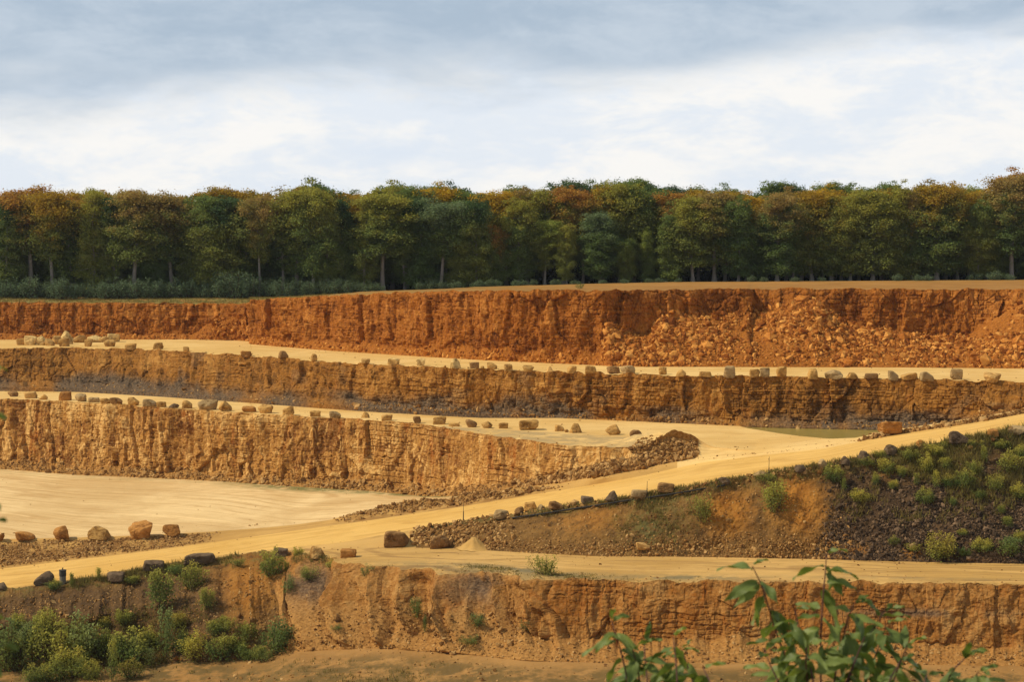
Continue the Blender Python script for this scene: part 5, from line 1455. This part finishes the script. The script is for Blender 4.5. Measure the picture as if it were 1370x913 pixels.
SG = (0.45, 0.40, 0.08); SL = (0.56, 0.47, 0.09); SD = (0.20, 0.25, 0.085); SY = (0.46, 0.36, 0.075); SB = (0.33, 0.37, 0.13)
SN = {SG: 'green', SL: 'light green', SD: 'dark green', SY: 'yellowish', SB: 'blue-green'}
RB = [(1116, 645, 26, 26, 'birch', SG, 'at the left top of the dark tip, larger of two'), (1129, 657, 15, 20, 'tall', SL, 'just below the left top of the dark tip'), (1150, 671, 23, 18, 'round', SL, 'alone on the dark tip, low and round'), (1183, 634, 24, 24, 'birch', SL, 'at the ramp edge under the domed boulder'),
      (1160, 624, 22, 12, 'birch', SG, 'between two dark boulders at the ramp edge, low'), (1215, 614, 28, 17, 'birch', SG, 'at the ramp edge left of the biggest dark boulder'), (1249, 609, 32, 16, 'birch', SL, 'at the ramp edge just below the small orange stone'), (1241, 632, 24, 26, 'birch', SL, 'on the upper tip below the small orange stone'),
      (1252, 654, 19, 28, 'tall', SL, 'standing mid-height on the tip'), (1238, 674, 23, 23, 'round', SL, 'bright and round in the middle of the dark tip'), (1272, 652, 22, 18, 'round', SY, 'in the middle of the tip, lower left of a taller one'), (1292, 652, 24, 30, 'birch', SL, 'mid-height below the biggest dark boulder'),
      (1317, 621, 15, 28, 'tall', SG, 'below the orange squared boulder on the ramp'), (1330, 657, 26, 28, 'birch', SY, 'mid-height near the right border'), (1347, 632, 32, 30, 'birch', SG, 'spreading near the upper right border'), (1361, 665, 27, 20, 'round', SL, 'low at the right border'),
      (1338, 686, 13, 13, 'birch', SY, 'small, on bare dark stones at the right'), (1258, 747, 42, 38, 'round', SY, 'largest and roundest at the foot of the tip'), (1314, 738, 28, 19, 'round', SL, 'low at the tip foot, right of the largest'), (1347, 743, 38, 28, 'birch', SD, 'at the tip foot near the right border'),
      (1287, 716, 13, 9, 'round', SL, 'tiny, above the row at the tip foot'), (1196, 730, 14, 13, 'birch', SG, 'small, at the tip foot left of the largest'), (1365, 726, 18, 16, 'round', SG, 'cut by the right border at the tip foot'), (939, 698, 28, 42, 'fan', SG, 'tall, left of the left orange earth patch'),
      (1037, 684, 38, 46, 'birch', SG, 'tall, between the two orange earth patches'), (1027, 645, 24, 18, 'fan', SG, 'leafy, at the ramp edge above the left orange patch'), (1195, 655, 16, 14, 'birch', SL, 'small, on the dark tip beside its reddish earth'), (1366, 612, 20, 20, 'birch', SL, 'cut by the right border near the ramp edge'),
      (1172, 648, 15, 16, 'birch', SG, 'small, below the domed boulder on the upper tip'), (1205, 638, 17, 16, 'birch', SL, 'small, between two bigger ones on the upper tip'), (1268, 628, 22, 20, 'birch', SL, 'right below the biggest dark boulder, left of centre'), (1303, 634, 20, 22, 'birch', SG, 'right below the biggest dark boulder, right of centre'),
      (1226, 650, 14, 18, 'tall', SG, 'slender, left of the one standing mid-height'), (1310, 668, 18, 15, 'birch', SY, 'faded, mid-height left of the right border pair'), (1275, 676, 14, 11, 'birch', SG, 'tiny, on bare dark stones in the middle'), (1350, 704, 20, 16, 'birch', SG, 'small, above the tip foot near the right border'),
      (1180, 612, 20, 11, 'fan', SL, 'low and leafy, just right of the domed boulder'), (1265, 600, 18, 12, 'fan', SG, 'low, touching the left side of the biggest dark boulder'), (1305, 598, 20, 12, 'fan', SL, 'low, touching the right side of the biggest dark boulder'), (1340, 600, 26, 12, 'birch', SG, 'low, below the grey grassy boulder'),
      (1222, 738, 20, 14, 'birch', SG, 'low, between the grey stone and the largest one'), (1290, 744, 18, 14, 'birch', SD, 'low, right beside the largest at the tip foot')]
for i, (px, py, w_, h_, st, col, wh) in enumerate(RB):
    P, d = pick(px, py, 'bank')
    bush(P, d, w_ * 1.05, h_, st, col, f"{SN[col]} shrub, {wh}" if not wh[0].isdigit() else '', 'bush', 'shrubs on the right-hand bank', 9200 + i)
LB = [(72, 893, 52, 66, 'birch', SG, 'tallest of the big clump low on the left slope'), (108, 890, 48, 62, 'birch', SB, 'second tall one of the big clump low on the left slope'), (12, 884, 44, 60, 'birch', SD, 'cut by the left border low on the slope'), (24, 900, 32, 46, 'birch', SG, 'in front of the dark one at the left border'),
      (178, 886, 50, 50, 'birch', SL, 'broad, right of the big clump on the left slope'), (222, 882, 28, 62, 'tall', SB, 'slender and tall, right of the broad one on the left slope'), (90, 908, 46, 40, 'round', SL, 'rounded, in front of the big clump'), (150, 911, 24, 52, 'tall', SG, 'young upright, in front of the big clump'),
      (201, 893, 18, 24, 'tall', SB, 'small upright, before the slender tall one'), (48, 912, 30, 24, 'round', SY, 'low, at the bottom left corner'), (122, 912, 22, 26, 'round', SL, 'low, between the rounded and the young upright one'), (215, 814, 34, 54, 'birch', SG, 'hanging over the slope below the flat-topped boulder'),
      (257, 788, 38, 36, 'birch', SL, 'at the road edge beside the long dark slab'), (278, 816, 22, 30, 'birch', SG, 'below the one beside the long dark slab'), (365, 771, 34, 38, 'round', SG, 'dense, at the road edge before the fork'), (390, 766, 14, 16, 'tall', SL, 'small, right of the dense one before the fork'),
      (425, 782, 28, 20, 'fan', SG, 'on the dark knob below the pale sandy boulder'), (404, 754, 18, 17, 'birch', SL, 'pale, at the near track rim'), (330, 856, 22, 26, 'birch', SG, 'mid-slope, above the row at the slope foot'), (334, 884, 28, 26, 'round', SL, 'round, at the slope foot below another'),
      (370, 873, 38, 42, 'round', SD, 'dark, where the slope meets the dirt fan'), (297, 883, 36, 36, 'birch', SG, 'in the middle of the row at the slope foot'), (262, 882, 36, 34, 'birch', SL, 'pale, left in the row at the slope foot'), (496, 773, 16, 19, 'fan', SD, 'dark tuft on the rim of the near rock face'),
      (470, 833, 13, 8, 'fan', SD, 'tiny dark tuft in the dirt of the near face'), (558, 826, 20, 30, 'fan', SD, 'dark, clinging to the near face left of a buttress'), (567, 846, 13, 22, 'tall', SD, 'dark, just below another in the near face'), (727, 786, 36, 30, 'fan', SG, 'bright spiky, on the rim above the near face'),
      (640, 838, 26, 18, 'fan', SD, 'dark weedy, in the gully of the near face'), (628, 862, 22, 14, 'fan', SD, 'dark weedy, at the gully mouth'), (74, 789, 22, 14, 'birch', SL, 'weedy, around the drum-shaped post'), (132, 776, 16, 16, 'tall', SL, 'thin, at the road edge between two dark boulders'),
      (96, 786, 12, 22, 'tall', SG, 'thin, against the right side of the drum-shaped post'), (178, 780, 22, 12, 'birch', SG, 'low, at the road edge below the low dark boulder'), (300, 845, 24, 22, 'birch', SG, 'mid-slope, left of the stony orange heap'), (240, 842, 26, 24, 'birch', SY, 'faded, mid-slope above the slender tall one'),
      (140, 838, 20, 14, 'birch', SY, 'faded, alone on the brown upper slope'), (392, 800, 20, 34, 'fan', SD, 'dark, beside the bare knob of rock'), (705, 842, 14, 18, 'fan', SD, 'dark little, on the flank of the right buttress'),
      (60, 850, 34, 34, 'birch', SG, 'upper back of the big clump low on the left slope'), (135, 880, 34, 40, 'birch', SG, 'right part of the big clump, beside the broad one'), (40, 870, 30, 40, 'birch', SB, 'left back of the big clump low on the left slope'), (198, 872, 26, 30, 'birch', SL, 'behind the small upright one on the left slope'),
      (245, 872, 26, 28, 'round', SG, 'between the slender tall one and the slope-foot row'), (315, 872, 24, 26, 'birch', SG, 'mid row at the slope foot, behind the round one'), (352, 886, 22, 22, 'birch', SL, 'last but one in the row at the slope foot'), (70, 911, 28, 26, 'birch', SL, 'low, front of the big clump beside the corner'),
      (176, 908, 30, 24, 'birch', SY, 'low, in front of the broad one at the bottom'), (20, 850, 26, 30, 'birch', SG, 'above the dark one at the left border'), (165, 836, 22, 20, 'birch', SG, 'upper slope, above the broad one'), (285, 852, 22, 22, 'birch', SL, 'mid-slope, left of the stony heap pair'),
      (235, 768, 26, 14, 'birch', SL, 'low, at the road edge between two dark slabs'), (318, 758, 18, 12, 'fan', SG, 'low, on the crest of the orange earth heap'), (445, 762, 24, 12, 'fan', SL, 'low, right of the pale sandy boulder')]
for i, (px, py, w_, h_, st, col, wh) in enumerate(LB):
    P, d = pick(px, py, 'w4', 'pit', 'b4', 'bank')
    k_ = 1.22 if px < 380 and py > 800 else 1.05
    bush(P, d, w_ * k_, h_ * (1.12 if k_ > 1.1 else 1), st, col, f"{SN[col]} shrub, {wh}" if not any(k in wh for k in ('dark ', 'dark,', 'pale,', 'bright', 'faded', 'tuft')) else (f"shrub, {wh}"), 'bush', 'shrubs on the near slope and face', 9300 + i)

# grass: low growth nobody could count
def grass_patch(specs, label, seed):
    r = np.random.default_rng(seed)
    vs, fs, la = [], [], []; off = 0
    for P, hmin, hmax in specs:
        n = len(P) * 5
        base = np.repeat(P, 5, axis=0) + r.normal(0, 0.14, (n, 3)) * [1, 1, 0.2]
        h = r.uniform(hmin, hmax, n)
        az = r.uniform(0, 6.283, n); ln = r.normal(0, 0.35, (n, 2)) * h[:, None]
        wv = np.stack([np.cos(az), np.sin(az), az * 0], -1) * (0.028 + 0.03 * h)[:, None]
        tip = base + np.stack([ln[:, 0], ln[:, 1], h], -1)
        v = np.stack([base - wv, base + wv, tip], 1).reshape(-1, 3)
        vs.append(v); fs.append(np.arange(3 * n).reshape(-1, 3) + off); off += 3 * n
        la.append(np.repeat(np.stack([r.uniform(0, 1, n), h * 0, h * 0], -1), 3, axis=0))
    o = mesh_obj('grass', np.concatenate(vs), np.concatenate(fs), M['grass'], attrs={'lf': np.concatenate(la)})
    tag(o, label, 'grass', kind='stuff')
Pg, _, _ = scatter_pts('bank', 1300, 951, lambda px, t: sstep(680, 760, px) * (1 - sstep(0.03, 0.20, t)) * (0.15 + 0.85 * clump(px * 1.3, t, 952)))
Pg2, _, _ = scatter_pts('w4', 700, 953, lambda px, t: sstep(520, 420, px) * (1 - sstep(0.02, 0.12, t)) * clump(px * 1.3, t, 954))
Pg5, _, _ = scatter_pts('bank', 2600, 957, lambda px, t: sstep(1100, 1180, px) * (1 - sstep(0.25, 0.75, t)) * clump(px * 1.2, t, 958))
Pg6, _, _ = scatter_pts('bank', 500, 959, lambda px, t: np.exp(-((px - 880) / 35) ** 2) * (1 - sstep(0.5, 0.9, t)) * clump(px * 1.2, t, 960))
grass_patch([(Pg, 0.15, 0.6), (Pg2, 0.2, 0.7), (Pg5, 0.25, 0.95), (Pg6, 0.2, 0.5)], 'weedy grass along the near edge of the haul road', 955)
Pg3, _, _ = scatter_pts('pit', 3000, 961, lambda px, t: (0.5 + 0.5 * sstep(330, 100, px)) * (1 - sstep(560, 640, px)) * sstep(0.02, 0.16, t) * (1 - sstep(0.5, 0.8, t)) * clump(px, t * 4, 962))
Pg4, _, _ = scatter_pts('w4', 2200, 963, lambda px, t: sstep(360, 260, px) * sstep(0.25, 0.9, t) * clump(px, t, 964))
grass_patch([(Pg3, 0.12, 0.5), (Pg4, 0.2, 0.7)], 'weeds at the foot of the near slope', 965)
Pf, _, _ = scatter_pts('field', 3600, 966, lambda px, t: sstep(470, 380, px) * (0.4 + 0.6 * clump(px, t * 5, 967)))
grass_patch([(Pf, 0.12, 0.40)], 'dry grass on the field behind the far left rock face', 968)
Pk, _, _ = scatter_pts('b4', 500, 969, lambda px, t: np.clip(np.exp(-((px - 690) / 130) ** 2), 0, 1) * sstep(0.72, 0.95, t) * clump(px * 1.5, t, 970))
grass_patch([(Pk, 0.06, 0.25)], 'thin grass along the near rim of the lower track', 971)

# ------------------------------------------------------------------ post, stakes, pipe
P, d = pick(84, 785, 'road', 'bank', 'b4')
root = empty('marker_post', tuple(P))
def lathe(prof, sides=20):
    th = np.linspace(0, 2 * math.pi, sides, endpoint=False)
    v = np.concatenate([np.stack([r_ * np.cos(th), r_ * np.sin(th), np.full(sides, z_)], -1) for r_, z_ in prof])
    i = np.arange(len(prof) - 1)[:, None] * sides; j = np.arange(sides)[None]; j2 = (j + 1) % sides
    return v, np.stack([i + j, i + j2, i + sides + j2, i + sides + j], -1).reshape(-1, 4)
mesh_obj('body', *lathe([(0.0, -0.1), (0.40, -0.1), (0.40, 0.9), (0.38, 1.0), (0.38, 1.55), (0.0, 1.55)]), M['pale_concrete'], root, smooth=False)
mesh_obj('drum', *lathe([(0.401, 0.95), (0.43, 0.97), (0.43, 1.2), (0.45, 1.22), (0.45, 1.28), (0.43, 1.3), (0.43, 1.62), (0.46, 1.65), (0.46, 1.74), (0.0, 1.74)]), M['concrete'], root, smooth=False)
mesh_obj('knob', *lathe([(0.06, 1.72), (0.06, 1.90), (0.10, 1.92), (0.10, 2.0), (0.0, 2.02)], 10), M['concrete'], root)
tag(root, 'dark drum-shaped marker post with pale base at the road edge', 'post')
for (px, py, hpx, lab) in ((620, 697, 25, 'thin dark stake with a thicker lower half beside the haul road'), (866, 664, 20, 'thin pale stick standing behind the pipe on the ramp edge'), (1029, 642, 30, 'tall thin stalk-like stake above the left orange earth patch')):
    P, d = pick(px, py, 'bank', 'road')
    hh = hpx * d / F0
    root = empty('marker_stake', tuple(P))
    mesh_obj('rod', *tube([(0, 0, -0.2), (0.01, 0, hh * 0.5), (0.04, 0, hh)], [0.045, 0.035, 0.025], 6), M['stake'], root)
    mesh_obj('sleeve', *tube([(0, 0, 0.0), (0.01, 0, hh * 0.25), (0.02, 0, hh * 0.5)], [0.075, 0.07, 0.06], 6), M['stake'], root)
    tag(root, lab, 'stake')
pp = []
for px, py in ((682, 695), (700, 692.5), (730, 688), (765, 683), (800, 677), (835, 671.5), (870, 666.5), (905, 661.5), (940, 656), (975, 650)):
    P, d = pick(px, py, 'bank')
    pp.append(P + np.array([0, -0.25, 0.12]))
pp = np.array(pp)
ti = np.linspace(0, len(pp) - 1, 60)
pp = np.stack([smooth1(np.interp(ti, range(len(pp)), pp[:, k]), 2.5) for k in range(3)], -1)
o = mesh_obj('pipe', *tube(pp, np.full(len(pp), 0.10), 8), M['pipe'], smooth=True)
tag(o, 'long black pipe laid along the bank top below the ramp boulders', 'pipe')

# ------------------------------------------------------------------ foreground shrub leaves
def leaf_blade(length, width, r, curl):
    """pointed leaf along +x, folded along its midrib and drooping"""
    nu, nv = 9, 5
    u = np.linspace(0, 1, nu)
    wd = width * 0.5 * (np.sin(np.pi * u ** 0.85) ** 0.85) * (1 - 0.15 * u)
    wd[0] = 0.002; wd[-1] = 0.0008
    vv = np.linspace(-1, 1, nv)
    x = u[:, None] * length + 0 * vv[None]
    y = wd[:, None] * vv[None]
    z = 0.34 * np.abs(y) - curl * length * (u[:, None] ** 2) + 0.006 * np.sin(u[:, None] * 9 + vv[None] * 2 + r.uniform(0, 6))
    P = np.stack([x, y, z], -1).reshape(-1, 3)
    i = np.arange(nu * nv).reshape(nu, nv)
    f = np.stack([i[:-1, :-1], i[1:, :-1], i[1:, 1:], i[:-1, 1:]], -1).reshape(-1, 4)
    return P, f, np.tile(vv, nu)

def fg_shrub(stems, depth, label, seed, leaf_len=(0.085, 0.130), root_px=None, extra=None):
    r = np.random.default_rng(seed)
    y0 = depth
    basepx = np.mean([s[-1][0] for s in stems]) if root_px is None else root_px
    bx = (basepx - W0 / 2) / F0 * y0
    gz = np.interp(y0, [1, 84], [CAMZ - 2.1, CAMZ - 50])
    root = empty('leafy_shrub', (bx, y0, gz))
    org = np.array([bx, y0, gz])
    LV, LF, LA = [], [], []; off = 0
    for si, s in enumerate(stems):
        yy = y0 + r.uniform(-0.25, 0.25)
        pts = np.array([at_depth(a, b, yy) for a, b in s])
        yv = yy + np.linspace(r.uniform(-0.15, 0.15), 0, len(pts))
        pts = np.array([at_depth(a, b, q) for (a, b), q in zip(s, yv)])
        low = pts[-1]
        gb = org + np.array([r.uniform(-0.05, 0.05), r.uniform(-0.05, 0.05), -0.05])
        n_ext = 8
        tt = np.linspace(0, 1, n_ext + 1)[1:, None]
        dirn = (pts[-1] - pts[-2]); dirn /= np.linalg.norm(dirn)
        L = np.linalg.norm(gb - low)
        ext = low * (1 - tt) ** 2 + 2 * (low + dirn * L * 0.4) * tt * (1 - tt) + gb * tt ** 2
        path = np.concatenate([pts, ext])
        k = np.linspace(0, len(path) - 1, 70)
        path = np.stack([smooth1(np.interp(k, range(len(path)), path[:, q]), 1.5) for q in range(3)], -1)
        seg = np.concatenate([[0], np.cumsum(np.linalg.norm(np.diff(path, axis=0), axis=1))])
        rad = np.interp(seg, [0, 0.1, 1.0, seg[-1]], [0.0016, 0.0026, 0.0052, 0.010])
        mesh_obj('stem', *tube(path - org, rad, 7), M['stem'], root, smooth=True)
        leafy = min(seg[-1], 1.15)
        q = 0.0; j = 0
        while q < leafy:
            c = np.array([np.interp(q, seg, path[:, m_]) for m_ in range(3)])
            c2 = np.array([np.interp(q + 0.02, seg, path[:, m_]) for m_ in range(3)])
            tg = c - c2; tg /= np.linalg.norm(tg) + 1e-9
            for rep in range(2 if r.uniform() < 0.55 else 1):
                az = j * 2.4 + r.uniform(-0.6, 0.6) + rep * 2.9
                side = np.array([math.cos(az), 0.75 * math.sin(az), 0.0])
                d = side * r.uniform(0.7, 1.1) + tg * r.uniform(0.0, 0.75) + np.array([0, 0, -r.uniform(0.25, 1.35) if q > 0.03 else 0.2])
                d /= np.linalg.norm(d)
                ln = r.uniform(*leaf_len) * (0.55 if q < 0.012 else 1.0)
                wd = ln * r.uniform(0.31, 0.41)
                P, f, mid = leaf_blade(ln, wd, r, r.uniform(0.08, 0.42))
                yv_ = np.cross(np.array([0, -0.25, 1.0]) + r.normal(0, 0.35, 3), d); yv_ /= np.linalg.norm(yv_)
                zv = np.cross(d, yv_)
                W_ = P[:, :1] * d + P[:, 1:2] * yv_ + P[:, 2:] * zv + c + d * 0.008
                pet = np.array([c, c + d * 0.012])
                LV.append(W_ - org); LF.append(f + off); off += len(W_)
                LA.append(np.stack([np.full(len(W_), r.uniform(0, 1)), mid, mid * 0], -1))
                j += 1
            q += r.uniform(0.020, 0.042)
    mesh_obj('foliage', np.concatenate(LV), np.concatenate(LF), M['fresh_leaf'], root, smooth=True, attrs={'lf': np.concatenate(LA)})
    tag(root, label, 'shrub')
    return root
fg_shrub([[(1005, 755), (1019, 783), (1029, 815), (1042, 858), (1054, 888), (1060, 913)],
          [(1106, 738), (1104, 770), (1100, 813), (1098, 854), (1098, 913)],
          [(1144, 806), (1134, 827), (1127, 861), (1120, 888), (1116, 913)],
          [(1187, 832), (1178, 861), (1166, 892), (1158, 915)],
          [(1184, 815), (1168, 844), (1148, 875), (1140, 900), (1134, 916)],
          [(1080, 862), (1078, 885), (1080, 913)], [(1022, 868), (1030, 890), (1042, 914)], [(1158, 850), (1146, 880), (1132, 914)], [(1062, 812), (1072, 850), (1084, 890), (1088, 914)], [(1215, 862), (1204, 888), (1194, 915)], [(1205, 884), (1196, 900), (1188, 916)]],
         6.0, 'tallest dark-leaved shrub in front, its stems rising before the lower track', 9500, root_px=1105)
fg_shrub([[(817, 828), (827, 859), (834, 885), (840, 913)], [(912, 868), (920, 893), (927, 913)], [(862, 856), (863, 883), (866, 913)], [(940, 893), (950, 913)], [(884, 880), (888, 913)], [(900, 850), (904, 880), (906, 913)], [(846, 868), (852, 890), (856, 914)]],
         5.8, 'low leafy shrub in front, left of the tallest one', 9510, root_px=885)
fg_shrub([[(1297, 876), (1284, 888), (1275, 897), (1266, 914)], [(1240, 903), (1236, 916)], [(1310, 898), (1300, 914)]], 5.6, 'single leafy sprig in the bottom right foreground', 9520, root_px=1262)
fg_shrub([[(-14, 492), (-26, 540), (-32, 600), (-30, 680), (-26, 760)], [(-16, 830), (-22, 870), (-24, 913)]], 3.2, 'leafy shrub mostly outside the left border, leaf tips showing', 9530, (0.035, 0.055), root_px=-70)

# ------------------------------------------------------------------ a little air
HAZE = 4e-5
m, n, out = new_mat('haze_air')
pv = n.node('ShaderNodeVolumePrincipled')
pv.inputs['Color'].default_value = (0.80, 0.89, 1.0, 1)
pv.inputs['Density'].default_value = HAZE
pv.inputs['Anisotropy'].default_value = 0.2
n.l.new(pv.outputs[0], out.inputs['Volume'])
hx0, hx1, hy0, hy1, hz0, hz1 = -1400, 1400, -160, 1700, -9, 88
hv = np.array([[x, y, z] for z in (hz0, hz1) for x, y in ((hx0, hy0), (hx1, hy0), (hx1, hy1), (hx0, hy1))], float)
o = mesh_obj('haze', hv, np.array([[3, 2, 1, 0], [4, 5, 6, 7], [0, 1, 5, 4], [1, 2, 6, 5], [2, 3, 7, 6], [3, 0, 4, 7]]), m)
tag(o, 'thin blue air over the quarry and the wood', 'haze', kind='stuff')
